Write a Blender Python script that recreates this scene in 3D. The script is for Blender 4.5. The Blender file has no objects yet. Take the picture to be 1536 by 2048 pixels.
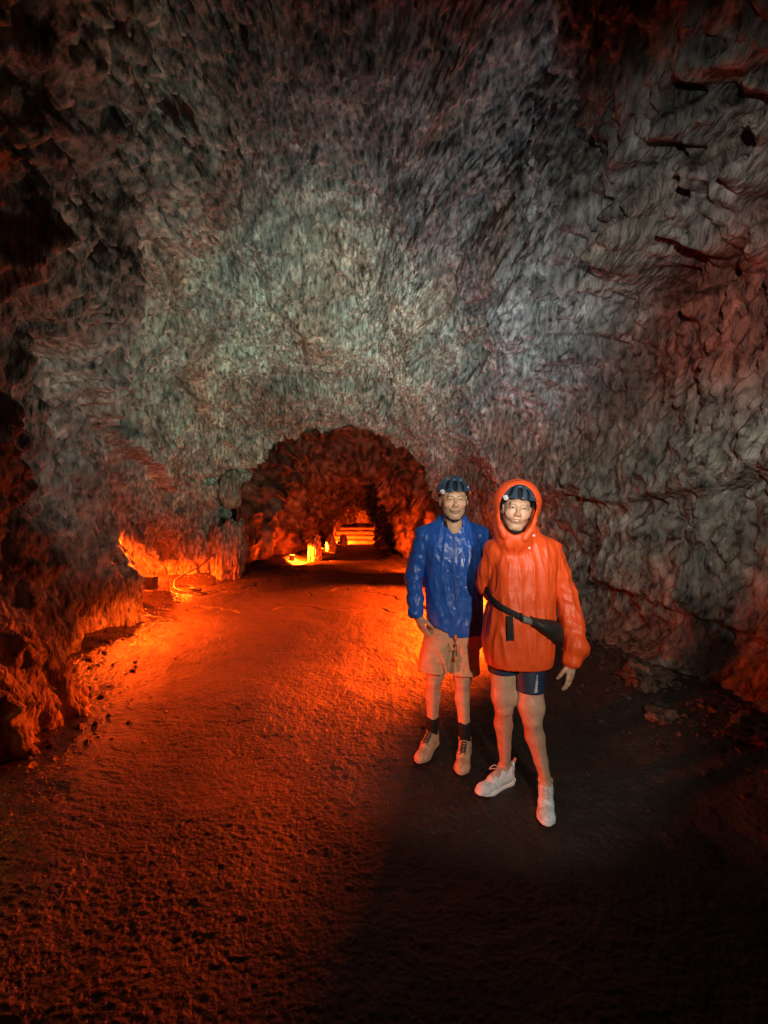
import bpy, math
import numpy as np
from mathutils import Vector, Matrix

# ------------------------------------------------------------------ camera, world, light, exposure
scene = bpy.context.scene
COL = scene.collection
scene.render.engine = 'CYCLES'
scene.cycles.use_denoising = True
scene.cycles.max_bounces = 5
scene.cycles.sample_clamp_indirect = 4.0
scene.view_settings.view_transform = 'Standard'
scene.view_settings.look = 'None'
scene.view_settings.exposure = 0.0
scene.view_settings.gamma = 1.0

CAM_Z = 1.55
cam_data = bpy.data.cameras.new('camera')
cam_data.sensor_fit = 'VERTICAL'
cam_data.sensor_height = 36.0
cam_data.sensor_width = 27.0
cam_data.lens = 36.0 * 790.0 / 2048.0
cam_data.clip_start = 0.02
cam_data.clip_end = 300.0
cam = bpy.data.objects.new('camera', cam_data)
cam.location = (0, 0, CAM_Z)
cam.rotation_euler = (math.radians(90), 0, 0)
COL.objects.link(cam)
scene.camera = cam

world = bpy.data.worlds.new('World')
scene.world = world
world.use_nodes = True
world.node_tree.nodes['Background'].inputs[0].default_value = (0.10, 0.12, 0.16, 1)
world.node_tree.nodes['Background'].inputs[1].default_value = 0.02


def spot(name, loc, target, power, size_deg, blend, color, radius):
    d = bpy.data.lights.new(name, 'SPOT')
    d.energy = power
    d.spot_size = math.radians(size_deg)
    d.spot_blend = blend
    d.color = color
    d.shadow_soft_size = radius
    o = bpy.data.objects.new(name, d)
    o.location = loc
    o.rotation_euler = (Vector(target) - Vector(loc)).to_track_quat('-Z', 'Y').to_euler()
    COL.objects.link(o)
    return o


# torch beside the photographer, then added fill spots that nobody carries
spot('torch_and_fill_light', (0.88, 0.0, 1.80), (0.70, 2.3, 1.08), 116, 62, 0.35, (1.0, 0.86, 0.70), 0.035)
spot('torch_and_fill_light', (-0.3, 3.05, 1.15), (-3.0, 4.8, 4.2), 150, 112, 1.0, (0.90, 0.95, 0.82), 0.02)  # added fill, unseen in the chamber, brightens the left wall
spot('torch_and_fill_light', (0.45, 3.05, 1.15), (-1.9, 8.6, 4.7), 980, 84, 1.0, (0.76, 1.0, 0.78), 0.02)  # added fill behind the couple, washes the wall over the tunnel mouth
spot('torch_and_fill_light', (0.15, 2.9, 1.25), (0.9, 6.0, 5.2), 300, 92, 1.0, (0.80, 0.90, 0.92), 0.02)  # added fill standing unseen in the chamber, brightens the roof
spot('torch_and_fill_light', (0.1, -0.2, 1.95), (2.3, 4.2, 2.6), 330, 66, 1.0, (1.0, 0.91, 0.76), 0.02)  # added fill close to the camera, brightens the right wall


# ------------------------------------------------------------------ noise
_rng = np.random.RandomState(7)
_perm = _rng.permutation(256).astype(np.int32)
_perm = np.concatenate([_perm, _perm])
_g2 = np.stack([np.cos(np.arange(256) * 2 * np.pi / 256), np.sin(np.arange(256) * 2 * np.pi / 256)], 1).astype(np.float32)
_g3 = _rng.normal(size=(256, 3)).astype(np.float32)
_g3 /= np.linalg.norm(_g3, axis=1, keepdims=True)


def _fade(t):
    return t * t * t * (t * (t * 6 - 15) + 10)


def n2(x, y, seed=0):
    x = np.asarray(x, np.float32); y = np.asarray(y, np.float32)
    x, y = np.broadcast_arrays(x, y)
    xi = np.floor(x).astype(np.int32); yi = np.floor(y).astype(np.int32)
    fx = x - xi; fy = y - yi
    u = _fade(fx); v = _fade(fy)

    def g(dx, dy):
        h = _perm[(_perm[(xi + dx + seed * 17) & 255] + yi + dy + seed * 31) & 255]
        gg = _g2[h]
        return gg[..., 0] * (fx - dx) + gg[..., 1] * (fy - dy)
    a = g(0, 0); b = g(1, 0); c = g(0, 1); d = g(1, 1)
    return ((a * (1 - u) + b * u) * (1 - v) + (c * (1 - u) + d * u) * v) * 1.5


def n3(x, y, z, seed=0):
    x, y, z = np.broadcast_arrays(np.asarray(x, np.float32), np.asarray(y, np.float32), np.asarray(z, np.float32))
    xi = np.floor(x).astype(np.int32); yi = np.floor(y).astype(np.int32); zi = np.floor(z).astype(np.int32)
    fx = x - xi; fy = y - yi; fz = z - zi
    u = _fade(fx); v = _fade(fy); w = _fade(fz)
    r = 0
    for dx in (0, 1):
        px = _perm[(xi + dx + seed * 17) & 255]
        for dy in (0, 1):
            py = _perm[(px + yi + dy) & 255]
            for dz in (0, 1):
                g = _g3[_perm[(py + zi + dz + seed * 13) & 255]]
                t = g[..., 0] * (fx - dx) + g[..., 1] * (fy - dy) + g[..., 2] * (fz - dz)
                wt = (u if dx else 1 - u) * (v if dy else 1 - v) * (w if dz else 1 - w)
                r = r + t * wt
    return r * 1.4


def fbm2(x, y, oct=4, seed=0, gain=0.5, ridged=False):
    r = 0; a = 1.0; f = 1.0
    for i in range(oct):
        n = n2(x * f, y * f, seed + i)
        if ridged:
            n = 1 - 2 * np.abs(n)
        r = r + a * n
        a *= gain; f *= 2.03
    return r


def fbm3(x, y, z, oct=3, seed=0, gain=0.5):
    r = 0; a = 1.0; f = 1.0
    for i in range(oct):
        r = r + a * n3(x * f, y * f, z * f, seed + i)
        a *= gain; f *= 2.03
    return r


def sstep(a, b, x):
    t = np.clip((x - a) / (b - a), 0, 1)
    return t * t * (3 - 2 * t)


# ------------------------------------------------------------------ mesh helpers
def mesh_from(name, verts, faces, mat=None, smooth=True, cols=None, matidx=None):
    """faces: (n,4) or (n,3) int array, or list of lists."""
    me = bpy.data.meshes.new(name)
    verts = np.asarray(verts, np.float32)
    if isinstance(faces, np.ndarray):
        nf, k = faces.shape
        me.vertices.add(len(verts)); me.vertices.foreach_set('co', verts.ravel())
        me.loops.add(nf * k); me.loops.foreach_set('vertex_index', faces.astype(np.int32).ravel())
        me.polygons.add(nf)
        me.polygons.foreach_set('loop_start', np.arange(0, nf * k, k, dtype=np.int32))
        me.update(calc_edges=True)
    else:
        me.from_pydata([tuple(map(float, v)) for v in verts], [], [list(map(int, f)) for f in faces])
    me.polygons.foreach_set('use_smooth', np.full(len(me.polygons), smooth, bool))
    if cols is not None:
        ca = me.color_attributes.new('Col', 'FLOAT_COLOR', 'POINT')
        c4 = np.ones((len(verts), 4), np.float32); c4[:, :cols.shape[1]] = cols
        ca.data.foreach_set('color', c4.ravel())
    if mat is not None:
        for m in (mat if isinstance(mat, (list, tuple)) else [mat]):
            me.materials.append(m)
    if matidx is not None:
        me.polygons.foreach_set('material_index', np.asarray(matidx, np.int32))
    me.validate()
    me.update()
    return me


def obj(name, me, parent=None, label=None, cat=None, group=None, kind=None):
    o = bpy.data.objects.new(name, me)
    COL.objects.link(o)
    if parent is not None:
        o.parent = parent
    if label: o['label'] = label
    if cat: o['category'] = cat
    if group: o['group'] = group
    if kind: o['kind'] = kind
    return o


def empty(name, loc, label, cat, group=None):
    o = bpy.data.objects.new(name, None)
    o.location = loc
    o.empty_display_size = 0.1
    COL.objects.link(o)
    o['label'] = label; o['category'] = cat
    if group: o['group'] = group
    return o


def grid_faces(n, m, wrap_u=False):
    i = np.arange(n if wrap_u else n - 1)[:, None]; j = np.arange(m - 1)[None, :]
    i2 = (i + 1) % n
    return np.stack([i * m + j, i2 * m + j, i2 * m + j + 1, i * m + j + 1], -1).reshape(-1, 4)


def tube(points, radii, seg=8, flat=None):
    """swept tube: returns verts, faces.  flat=(normal, factor) flattens it."""
    P = np.asarray(points, float); n = len(P)
    R = np.broadcast_to(np.asarray(radii, float), (n,))
    T = np.gradient(P, axis=0); T /= np.linalg.norm(T, axis=1, keepdims=True) + 1e-9
    up = np.array([0, 0, 1.0]) if abs(T[0][2]) < 0.9 else np.array([1.0, 0, 0])
    vs = []
    U = np.cross(T[0], up); U /= np.linalg.norm(U)
    for i in range(n):
        U = U - T[i] * U.dot(T[i]); U /= np.linalg.norm(U)
        V = np.cross(T[i], U)
        a = np.arange(seg) * 2 * np.pi / seg
        off = R[i] * (np.cos(a)[:, None] * U + np.sin(a)[:, None] * V)
        if flat is not None:
            nn = np.asarray(flat[0], float); nn = nn / np.linalg.norm(nn)
            off = off - np.outer(off.dot(nn), nn) * (1 - flat[1])
        vs.append(P[i] + off)
    vs = np.concatenate(vs + [P[:1], P[-1:]])
    f = []
    for i in range(n - 1):
        for j in range(seg):
            k = (j + 1) % seg
            f.append([i * seg + j, i * seg + k, (i + 1) * seg + k, (i + 1) * seg + j])
    c0 = n * seg; c1 = c0 + 1
    for j in range(seg):
        k = (j + 1) % seg
        f.append([c0, k, j]); f.append([c1, (n - 1) * seg + j, (n - 1) * seg + k])
    return vs, f


def join_geo(parts):
    V = []; F = []; o = 0
    for v, f in parts:
        V.append(np.asarray(v, float)); F += [[i + o for i in q] for q in f]; o += len(v)
    return np.concatenate(V), F


def spline(pts, n=20):
    P = np.asarray(pts, float); m = len(P)
    t = np.linspace(0, m - 1, n); out = []
    for x in t:
        i = min(int(x), m - 2); u = x - i
        p0 = P[max(i - 1, 0)]; p1 = P[i]; p2 = P[i + 1]; p3 = P[min(i + 2, m - 1)]
        out.append(0.5 * ((2 * p1) + (-p0 + p2) * u + (2 * p0 - 5 * p1 + 4 * p2 - p3) * u * u + (-p0 + 3 * p1 - 3 * p2 + p3) * u ** 3))
    return np.array(out)


# ------------------------------------------------------------------ materials
def mat(name, color=(0.5, 0.5, 0.5), rough=0.5, vcol=False, noise=0.0, nscale=20.0, bump=0.0, bscale=40.0,
        spec=0.5, coat=0.0, metallic=0.0, emit=None, estr=0.0, sss=0.0, rnoise=0.0, bdetail=6.0, bdist=0.01, aniso=None):
    m = bpy.data.materials.new(name); m.use_nodes = True
    nt = m.node_tree; b = nt.nodes['Principled BSDF']
    b.inputs['Roughness'].default_value = rough
    b.inputs['Specular IOR Level'].default_value = spec
    b.inputs['Metallic'].default_value = metallic
    b.inputs['Coat Weight'].default_value = coat
    b.inputs['Coat Roughness'].default_value = 0.15
    if sss:
        b.inputs['Subsurface Weight'].default_value = sss
        b.inputs['Subsurface Radius'].default_value = (0.012, 0.005, 0.003)
        b.inputs['Subsurface Scale'].default_value = 1.0
    tc = nt.nodes.new('ShaderNodeTexCoord')
    vec = tc.outputs['Object']
    if aniso:
        mp = nt.nodes.new('ShaderNodeMapping'); mp.inputs['Scale'].default_value = aniso
        nt.links.new(vec, mp.inputs['Vector']); vec = mp.outputs['Vector']
    if vcol:
        a = nt.nodes.new('ShaderNodeAttribute'); a.attribute_name = 'Col'
        src = a.outputs['Color']
    else:
        rgb = nt.nodes.new('ShaderNodeRGB'); rgb.outputs[0].default_value = (*color, 1)
        src = rgb.outputs[0]
    if noise > 0:
        n = nt.nodes.new('ShaderNodeTexNoise'); n.inputs['Scale'].default_value = nscale; n.inputs['Detail'].default_value = 6
        nt.links.new(vec, n.inputs['Vector'])
        mr = nt.nodes.new('ShaderNodeMapRange')
        mr.inputs['From Min'].default_value = 0.3; mr.inputs['From Max'].default_value = 0.7
        mr.inputs['To Min'].default_value = 1 - noise; mr.inputs['To Max'].default_value = 1 + noise
        nt.links.new(n.outputs['Fac'], mr.inputs['Value'])
        mx = nt.nodes.new('ShaderNodeVectorMath'); mx.operation = 'SCALE'
        nt.links.new(src, mx.inputs[0]); nt.links.new(mr.outputs[0], mx.inputs['Scale'])
        src = mx.outputs[0]
        if rnoise > 0:
            mr2 = nt.nodes.new('ShaderNodeMapRange')
            mr2.inputs['From Min'].default_value = 0.35; mr2.inputs['From Max'].default_value = 0.65
            mr2.inputs['To Min'].default_value = max(rough - rnoise, 0.05); mr2.inputs['To Max'].default_value = min(rough + rnoise, 1)
            nt.links.new(n.outputs['Fac'], mr2.inputs['Value'])
            nt.links.new(mr2.outputs[0], b.inputs['Roughness'])
    nt.links.new(src, b.inputs['Base Color'])
    if bump > 0:
        n = nt.nodes.new('ShaderNodeTexNoise'); n.inputs['Scale'].default_value = bscale; n.inputs['Detail'].default_value = bdetail
        nt.links.new(vec, n.inputs['Vector'])
        bp = nt.nodes.new('ShaderNodeBump'); bp.inputs['Strength'].default_value = bump; bp.inputs['Distance'].default_value = bdist
        nt.links.new(n.outputs['Fac'], bp.inputs['Height'])
        nt.links.new(bp.outputs[0], b.inputs['Normal'])
        if coat: nt.links.new(bp.outputs[0], b.inputs['Coat Normal'])
    if emit:
        b.inputs['Emission Color'].default_value = (*emit, 1)
        b.inputs['Emission Strength'].default_value = estr
    return m

# ------------------------------------------------------------------ the cave shell
# stations along the lava tube: Y, left base x, right base x, crown z, floor z
ST = np.array([
    (-4.5, -2.4, 2.3, 4.3, 0.0),
    (-2.0, -2.4, 2.5, 4.8, 0.0),
    (0.0, -2.1, 2.6, 5.2, 0.0),
    (1.6, -2.0, 2.6, 5.4, 0.0),
    (2.6, -2.35, 2.45, 5.4, 0.0),
    (4.6, -3.45, 2.30, 5.2, 0.0),
    (6.1, -4.15, 2.2, 4.85, 0.0),
    (7.7, -4.75, 2.10, 4.35, 0.0),
    (8.7, -4.7, 1.95, 3.85, 0.0),
    (9.2, -3.75, 1.90, 3.45, 0.0),
    (9.6, -3.35, 1.85, 3.38, -0.02),
    (10.2, -3.75, 1.85, 4.4, -0.04),
    (12.0, -3.8, 1.5, 4.4, -0.08),
    (14.5, -3.6, 0.90, 3.5, -0.16),
    (16.5, -3.35, 0.35, 2.65, -0.27),
    (18.0, -3.6, 0.45, 2.9, -0.34),
    (21.0, -3.3, -0.05, 2.15, -0.50),
    (22.5, -3.4, -0.1, 2.2, -0.60),
    (24.2, -3.3, -0.35, 1.75, -0.68),
    (25.0, -3.05, -0.60, 1.60, -0.70),
    (25.8, -3.3, -0.40, 1.9, -0.72),
    (29.0, -3.7, -0.3, 2.3, -0.75),
    (33.0, -3.6, -0.4, 2.3, -0.3),
    (35.0, -3.0, -1.0, 1.9, 0.0),
    (36.0, -2.3, -1.7, 1.4, 0.1),
])


def station(Y):
    return [np.interp(Y, ST[:, 0], ST[:, k]) for k in range(1, 5)]


def smooth_station(Y):
    o = [0, 0, 0, 0]
    for dy, w in ((-0.35, .25), (0, .5), (0.35, .25)):
        s = station(Y + dy)
        for k in range(4): o[k] = o[k] + w * s[k]
    return o


def floor_z(Y):
    return smooth_station(np.asarray(Y, float))[3]


def wall_color(arc, Y, Z, X, seed):
    """albedo of the basalt: grey, with greenish, bluish and dark red patches"""
    grey = np.array([0.235, 0.228, 0.205]); green = np.array([0.225, 0.262, 0.215])
    blue = np.array([0.20, 0.225, 0.235]); brown = np.array([0.20, 0.135, 0.095]); dark_red = np.array([0.16, 0.035, 0.022])
    n = fbm2(arc * 0.45, Y * 0.45, 4, seed)[..., None]
    m = fbm2(arc * 0.8 + 5, Y * 0.6, 4, seed + 9)[..., None]
    f = n3(X * 13, (Y + 0.3 * Z) * 9, Z * 4, seed + 20)[..., None]
    left = sstep(0.3, -1.8, X)[..., None]
    c = grey + (green - grey) * np.clip(left * (0.7 + 0.6 * n), 0, 1)
    right = (sstep(0.4, 1.3, X) * sstep(3.2, 2.0, X) * sstep(2.0, 3.2, Z))[..., None]
    c = c + (blue - c) * np.clip(right * (0.7 + m), 0, 1)
    c = c + (brown - c) * np.clip(0.02 + 0.9 * m + 0.35 * sstep(1.6, 0.2, Z)[..., None], 0, 0.85)
    # dark red strip high on the right hand wall and small dark red patches
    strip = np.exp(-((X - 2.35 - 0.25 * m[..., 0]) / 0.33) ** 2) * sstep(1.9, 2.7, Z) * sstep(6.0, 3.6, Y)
    red_patch = np.clip(fbm2(arc * 2.5, Y * 1.2, 3, seed + 31) - 1.0, 0, 1) * 3
    c = c + (dark_red - c) * np.clip(strip * (0.8 + 0.8 * n[..., 0]) + red_patch, 0, 0.93)[..., None]
    g = fbm3(X * 5, Y * 4, Z * 2.5, 2, seed + 26)[..., None]
    c = c * np.exp(0.6 * g + 0.55 * f + 0.5 * n)
    return np.clip(c * 0.75, 0.012, 0.5)


def build_shell(name, Ys, nth, seed, label_kind, mat_, tunnel=False):
    th = np.linspace(-0.10, np.pi + 0.10, nth)
    xl, xr, zt, zf = smooth_station(Ys)
    mid = (xl + xr) / 2; half = (xr - xl) / 2
    c = np.cos(th)[:, None]; s = np.sin(th)[:, None]
    p = 0.80
    mo = np.exp(-((Ys - 9.6) / 0.9) ** 2)          # the mouth is squarer on its left, sloping on its right
    X = mid + half * np.sign(c) * np.abs(c) ** (p - mo * np.where(c < 0, 0.22, 0.0))
    pz = 0.86 + mo * np.where(c < 0, -0.42, 0.85)
    Z = zf + (zt - zf) * np.sign(s) * np.abs(s) ** pz
    # crown leans over the right hand side, walls undercut near the ground
    Yg = np.broadcast_to(Ys, X.shape).copy()
    arc = np.broadcast_to(th[:, None] * 4.3, X.shape)
    # frame
    def frame(X, Yg, Z):
        a = np.stack([np.gradient(X, axis=0), np.gradient(Yg, axis=0), np.gradient(Z, axis=0)], -1)
        b = np.stack([np.gradient(X, axis=1), np.gradient(Yg, axis=1), np.gradient(Z, axis=1)], -1)
        n = np.cross(a, b); n /= np.linalg.norm(n, axis=-1, keepdims=True) + 1e-9
        return n
    N = frame(X, Yg, Z)
    cx = mid; cz = zf + 1.2
    inward = (cx - X) * N[..., 0] + (cz - Z) * N[..., 2]
    N[inward < 0] *= -1            # points into the cave
    w1 = fbm2(arc * 0.7, Yg * 0.7, 3, seed + 40); w2 = fbm2(arc * 0.7 + 9, Yg * 0.7 + 3, 3, seed + 44)
    A = arc + 0.22 * w1; B = Yg + 0.22 * w2
    w3 = fbm2(arc * 2.6, Yg * 3.1, 3, seed + 48)
    A = A + 0.05 * w3; B = B + 0.022 * w3
    if not tunnel:
        D = 0.22 * fbm2(A * 0.42, B * 0.55, 3, seed + 1)
        # ribs and buttresses of the roof (each is real relief): ridge down the middle, deep fold on the right
        xm = 0.80 - 0.02 * (Yg - 4) + 0.18 * w1
        roof = sstep(2.6, 3.4, Z)
        D += roof * 0.42 * sstep(0.10, -0.14, (X - xm + 0.12 * w3)) * sstep(1.4, 0.2, xm - X) * sstep(8.2, 6.5, Yg)
        xf = 2.05 - 0.06 * (Yg - 3) + 0.12 * w2
        D += roof * 0.55 * sstep(0.10, -0.14, (X - xf + 0.12 * w3)) * sstep(1.0, 0.1, xf - X) * sstep(6.2, 4.2, Yg)
        xq = -2.1 + 0.25 * (Yg - 4) + 0.3 * w2
        D += roof * 0.26 * sstep(0.12, -0.12, (xq - X)) * sstep(1.3, 0.2, X - xq) * sstep(8.5, 6.5, Yg)
        # shelf on the left wall with the wall cut back below it
        zs = 2.55 + 0.12 * w1 - 0.10 * (Yg - 4)
        lw = sstep(-1.6, -2.3, X) * sstep(9.0, 7.5, Yg)
        D += lw * 0.30 * sstep(-0.10, 0.04, Z - zs) * sstep(1.1, 0.1, Z - zs)
        # the left foot of the wall bulges in big rounded masses
        lo = sstep(-0.5, -1.2, X) * sstep(2.3, 1.4, Z)
        D += lo * (0.20 * fbm2(A * 0.9 + 3, B * 0.9, 3, seed + 5) + 0.02)
        lo2 = sstep(-1.5, -2.2, X) * sstep(1.20, 0.55, Z)
        D += lo2 * (0.40 * np.exp(-((Yg - 5.30) / 0.50) ** 2) + 0.42 * np.exp(-((Yg - 7.55) / 0.40) ** 2) - 0.25 * np.exp(-((Yg - 6.5) / 0.45) ** 2) - 0.25 * np.exp(-((Yg - 8.6) / 0.4) ** 2))
        # slab ledges above the right foot
        zr = 1.75 + 0.15 * w2
        rw = sstep(1.2, 1.7, X) * sstep(7.0, 5.5, Yg)
        D += rw * 0.16 * sstep(-0.05, 0.05, Z - zr) * sstep(0.8, 0.1, Z - zr)
        D += rw * 0.12 * sstep(-0.05, 0.05, Z - 0.75 - 0.1 * w1) * sstep(0.6, 0.1, Z - 0.75)
        # toe of rubble at the right foot
        D += sstep(1.0, 1.6, X) * sstep(0.55, 0.0, Z) * (0.30 + 0.12 * w1)
        # lip round the mouth
        D += 0.16 * np.exp(-((Yg - 9.45) / 0.22) ** 2) * (0.5 + w1 + 0.8 * n2(arc * 2.2, Yg, seed + 3))
        # pits where slabs fell out
        pit = np.clip(fbm2(A * 0.9, B * 0.8, 3, seed + 60) - 0.30, 0, 1)
        D -= 0.55 * pit
        # drips and lumps stretched down the wall
        up = 1.0 + 0.7 * sstep(5.0, 1.5, Yg)
        D += 0.045 * fbm2(A * 1.9, B * 3.2, 2, seed + 11)
        D += 0.040 * fbm3(X * 2.0, Yg * 2.0, Z * 1.6, 2, seed + 70)
        # short drips and lumps hanging down the rock, stretched along the fall line
        lean = 0.45 * sstep(-0.5, 1.5, X)
        qx = X + 0.10 * w1 + 0.03 * w3; qy = Yg + lean * Z + 0.10 * w2; qz = Z + 0.05 * w3
        D += 0.105 * np.abs(n3(qx * 6.5, qy * 4.6, qz * 1.9, seed + 13)) * up
        D += 0.085 * np.abs(n3(qx * 13.0, qy * 9.5, qz * 4.0, seed + 14)) * up
        D += 0.050 * np.abs(n3(qx * 25.0, qy * 19.0, qz * 8.5, seed + 15)) * up
        D -= 0.06
    else:
        D = 0.28 * fbm2(A * 0.45, B * 0.5, 3, seed + 1)
        # flow lines and sagging curtains of the tunnel lining
        D += 0.17 * fbm2(A * 1.1 + 0.10 * Yg, B * 0.45, 3, seed + 2)
        D += 0.06 * (fbm2(A * 1.7 + 0.25 * Yg, B * 0.6, 2, seed + 3, ridged=True) - 0.6)
        D += 0.012 * fbm2(A * 4.5 + 0.8 * Yg, B * 1.6, 2, seed + 4)
        D -= 0.12
        for yr, ar in ((12.6, .30), (15.2, .34), (18.4, .34), (21.6, .30)):   # ribs of the lining
            D += ar * np.exp(-((Yg - yr - 0.5 * w1) / 0.45) ** 2) * sstep(-0.4, 0.5, Z - zf)
        D += 0.16 * np.exp(-((Yg - 9.45) / 0.22) ** 2) * (0.5 + w1 + 0.8 * n2(arc * 2.2, Yg, seed + 3))
        D *= sstep(36.5, 33, Yg) * 0.7 + 0.3
    P = np.stack([X, Yg, Z], -1) + N * D[..., None]
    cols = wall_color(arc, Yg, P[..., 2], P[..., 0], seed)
    if tunnel: cols = cols * np.array([0.42, 0.32, 0.26])  # shade of the unlit bore put into the colour: lining darkened evenly
    n, m = X.shape
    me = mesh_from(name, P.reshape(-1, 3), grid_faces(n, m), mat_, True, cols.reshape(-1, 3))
    o = obj(name, me, kind='structure')
    return o, P


def rock_mat(name, rough=0.60, spec=0.4, an=(2.4, 1.6, 0.8)):
    return mat(name, vcol=True, rough=rough, noise=0.85, nscale=9.0, bump=1.0, bscale=13.0, bdist=0.045, spec=spec, rnoise=0.22, bdetail=9, aniso=an)


M_wall = rock_mat('cave_basalt')
M_tunnel = rock_mat('tunnel_basalt', rough=0.5, an=(0.5, 0.22, 0.35))
cave_o, CP = build_shell('cave_wall', np.concatenate([np.linspace(-4.5, 1.0, 150)[:-1], np.linspace(1.0, 9.6, 700)]), 950, 3, 'cave', M_wall)
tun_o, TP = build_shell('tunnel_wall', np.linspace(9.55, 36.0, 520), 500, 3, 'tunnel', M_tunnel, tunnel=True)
# back of the chamber behind the photographer and the far end of the tunnel
for nm, yy in (('cave_back', -4.4), ('tunnel_end', 35.6)):
    n = 60
    gx, gz = np.meshgrid(np.linspace(-4.2, 3.6, n), np.linspace(-1.2, 5.4, n), indexing='ij')
    gy = yy + 0.25 * fbm2(gx * 0.8, gz * 0.8, 4, 77)
    co = np.ones((n * n, 3)) * np.array([0.15, 0.12, 0.10])
    obj(nm, mesh_from(nm, np.stack([gx, gy, gz], -1).reshape(-1, 3), grid_faces(n, n), M_tunnel, True, co), kind='structure')

# ------------------------------------------------------------------ ground
def ground_h(X, Y):
    z = floor_z(Y)
    xl, xr, zt, zf = smooth_station(Y)
    el = sstep(0.9, 0.0, X - xl); er = sstep(1.1, 0.0, xr - X)
    z = z + 0.14 * el + 0.30 * er * sstep(9, 6, Y)
    w = n2(X * 0.7, Y * 0.7, 90)
    z = z + 0.030 * fbm2(X * 0.8, Y * 0.8, 3, 91)
    # ropy flow lumps, coarser toward the sides
    path = np.exp(-((X + 0.9 + 0.12 * (Y - 3)) / 1.7) ** 2)
    z = z + (0.004 + 0.008 * (1 - path)) * fbm2(X * 4.5 + w, Y * 5.0, 3, 92)
    z = z + 0.0028 * (fbm2(X * 13 + w, Y * 17, 2, 95, ridged=True) - 0.5)
    z = z + (0.0028) * fbm2(X * 48, Y * 52, 2, 97)
    # cracks between slabs
    cr = np.abs(fbm2(X * 0.55 + 3, Y * 0.8, 3, 99))
    z = z - 0.05 * np.exp(-(cr / 0.018) ** 2) * sstep(5, 7, Y) * sstep(24, 15, Y)
    z = z + 0.10 * fbm2(X * 0.9, Y * 0.9, 3, 98) * sstep(9, 12, Y) * sstep(0.3, 1.6, np.abs(X + 1.2))
    return z


def ground_mesh(name, Ys, nx, mat_):
    xl, xr, zt, zf = smooth_station(Ys)
    u = np.linspace(0, 1, nx)[:, None]
    X = (xl - 0.7) + (xr - xl + 1.4) * u
    Y = np.broadcast_to(Ys, X.shape)
    Z = ground_h(X, Y)
    w = fbm2(X * 0.9, Y * 0.9, 3, 120)
    base = np.array([0.013, 0.0095, 0.008]); dust = np.array([0.026, 0.018, 0.014])
    c = base + (dust - base) * np.clip(0.4 + w, 0, 1)[..., None]
    c = c * (1 + 0.4 * fbm2(X * 14, Y * 14, 3, 121))[..., None]
    return obj(name, mesh_from(name, np.stack([X, Y, Z], -1).reshape(-1, 3), grid_faces(*X.shape), mat_, True, np.clip(c, .003, .2).reshape(-1, 3)), kind='structure')


M_floor = mat('floor_basalt', vcol=True, rough=0.42, noise=0.3, nscale=6, bump=0.8, bscale=70, bdist=0.012, spec=0.6, rnoise=0.14, bdetail=8)
# water film along the left side of the path lowers the roughness there
nt = M_floor.node_tree; bs = nt.nodes['Principled BSDF']
ng = nt.nodes.new('ShaderNodeNewGeometry'); sp = nt.nodes.new('ShaderNodeSeparateXYZ')
nt.links.new(ng.outputs['Position'], sp.inputs[0])
nz = nt.nodes.new('ShaderNodeTexNoise'); nz.inputs['Scale'].default_value = 1.3; nz.inputs['Detail'].default_value = 5
nt.links.new(ng.outputs['Position'], nz.inputs['Vector'])
m1 = nt.nodes.new('ShaderNodeMath'); m1.operation = 'MULTIPLY_ADD'; m1.inputs[1].default_value = 0.42; m1.inputs[2].default_value = 0.70
nt.links.new(sp.outputs['Y'], m1.inputs[0])                       # 0.42*Y + 0.70
m2 = nt.nodes.new('ShaderNodeMath'); m2.operation = 'ADD'
nt.links.new(sp.outputs['X'], m2.inputs[0]); nt.links.new(m1.outputs[0], m2.inputs[1])   # >0 right of the wet strip
m3 = nt.nodes.new('ShaderNodeMath'); m3.operation = 'ADD'
nt.links.new(m2.outputs[0], m3.inputs[0]); nt.links.new(nz.outputs['Fac'], m3.inputs[1])
mr = nt.nodes.new('ShaderNodeMapRange')
mr.inputs['From Min'].default_value = 0.25; mr.inputs['From Max'].default_value = 0.75
mr.inputs['To Min'].default_value = 0.17; mr.inputs['To Max'].default_value = 0.60
nt.links.new(m3.outputs[0], mr.inputs['Value'])
nt.links.new(mr.outputs[0], bs.inputs['Roughness'])

ground_mesh('ground', np.concatenate([np.linspace(-4.4, 0.9, 60)[:-1], np.exp(np.linspace(np.log(0.9), np.log(36.0), 1150))]), 850, M_floor)

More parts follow.
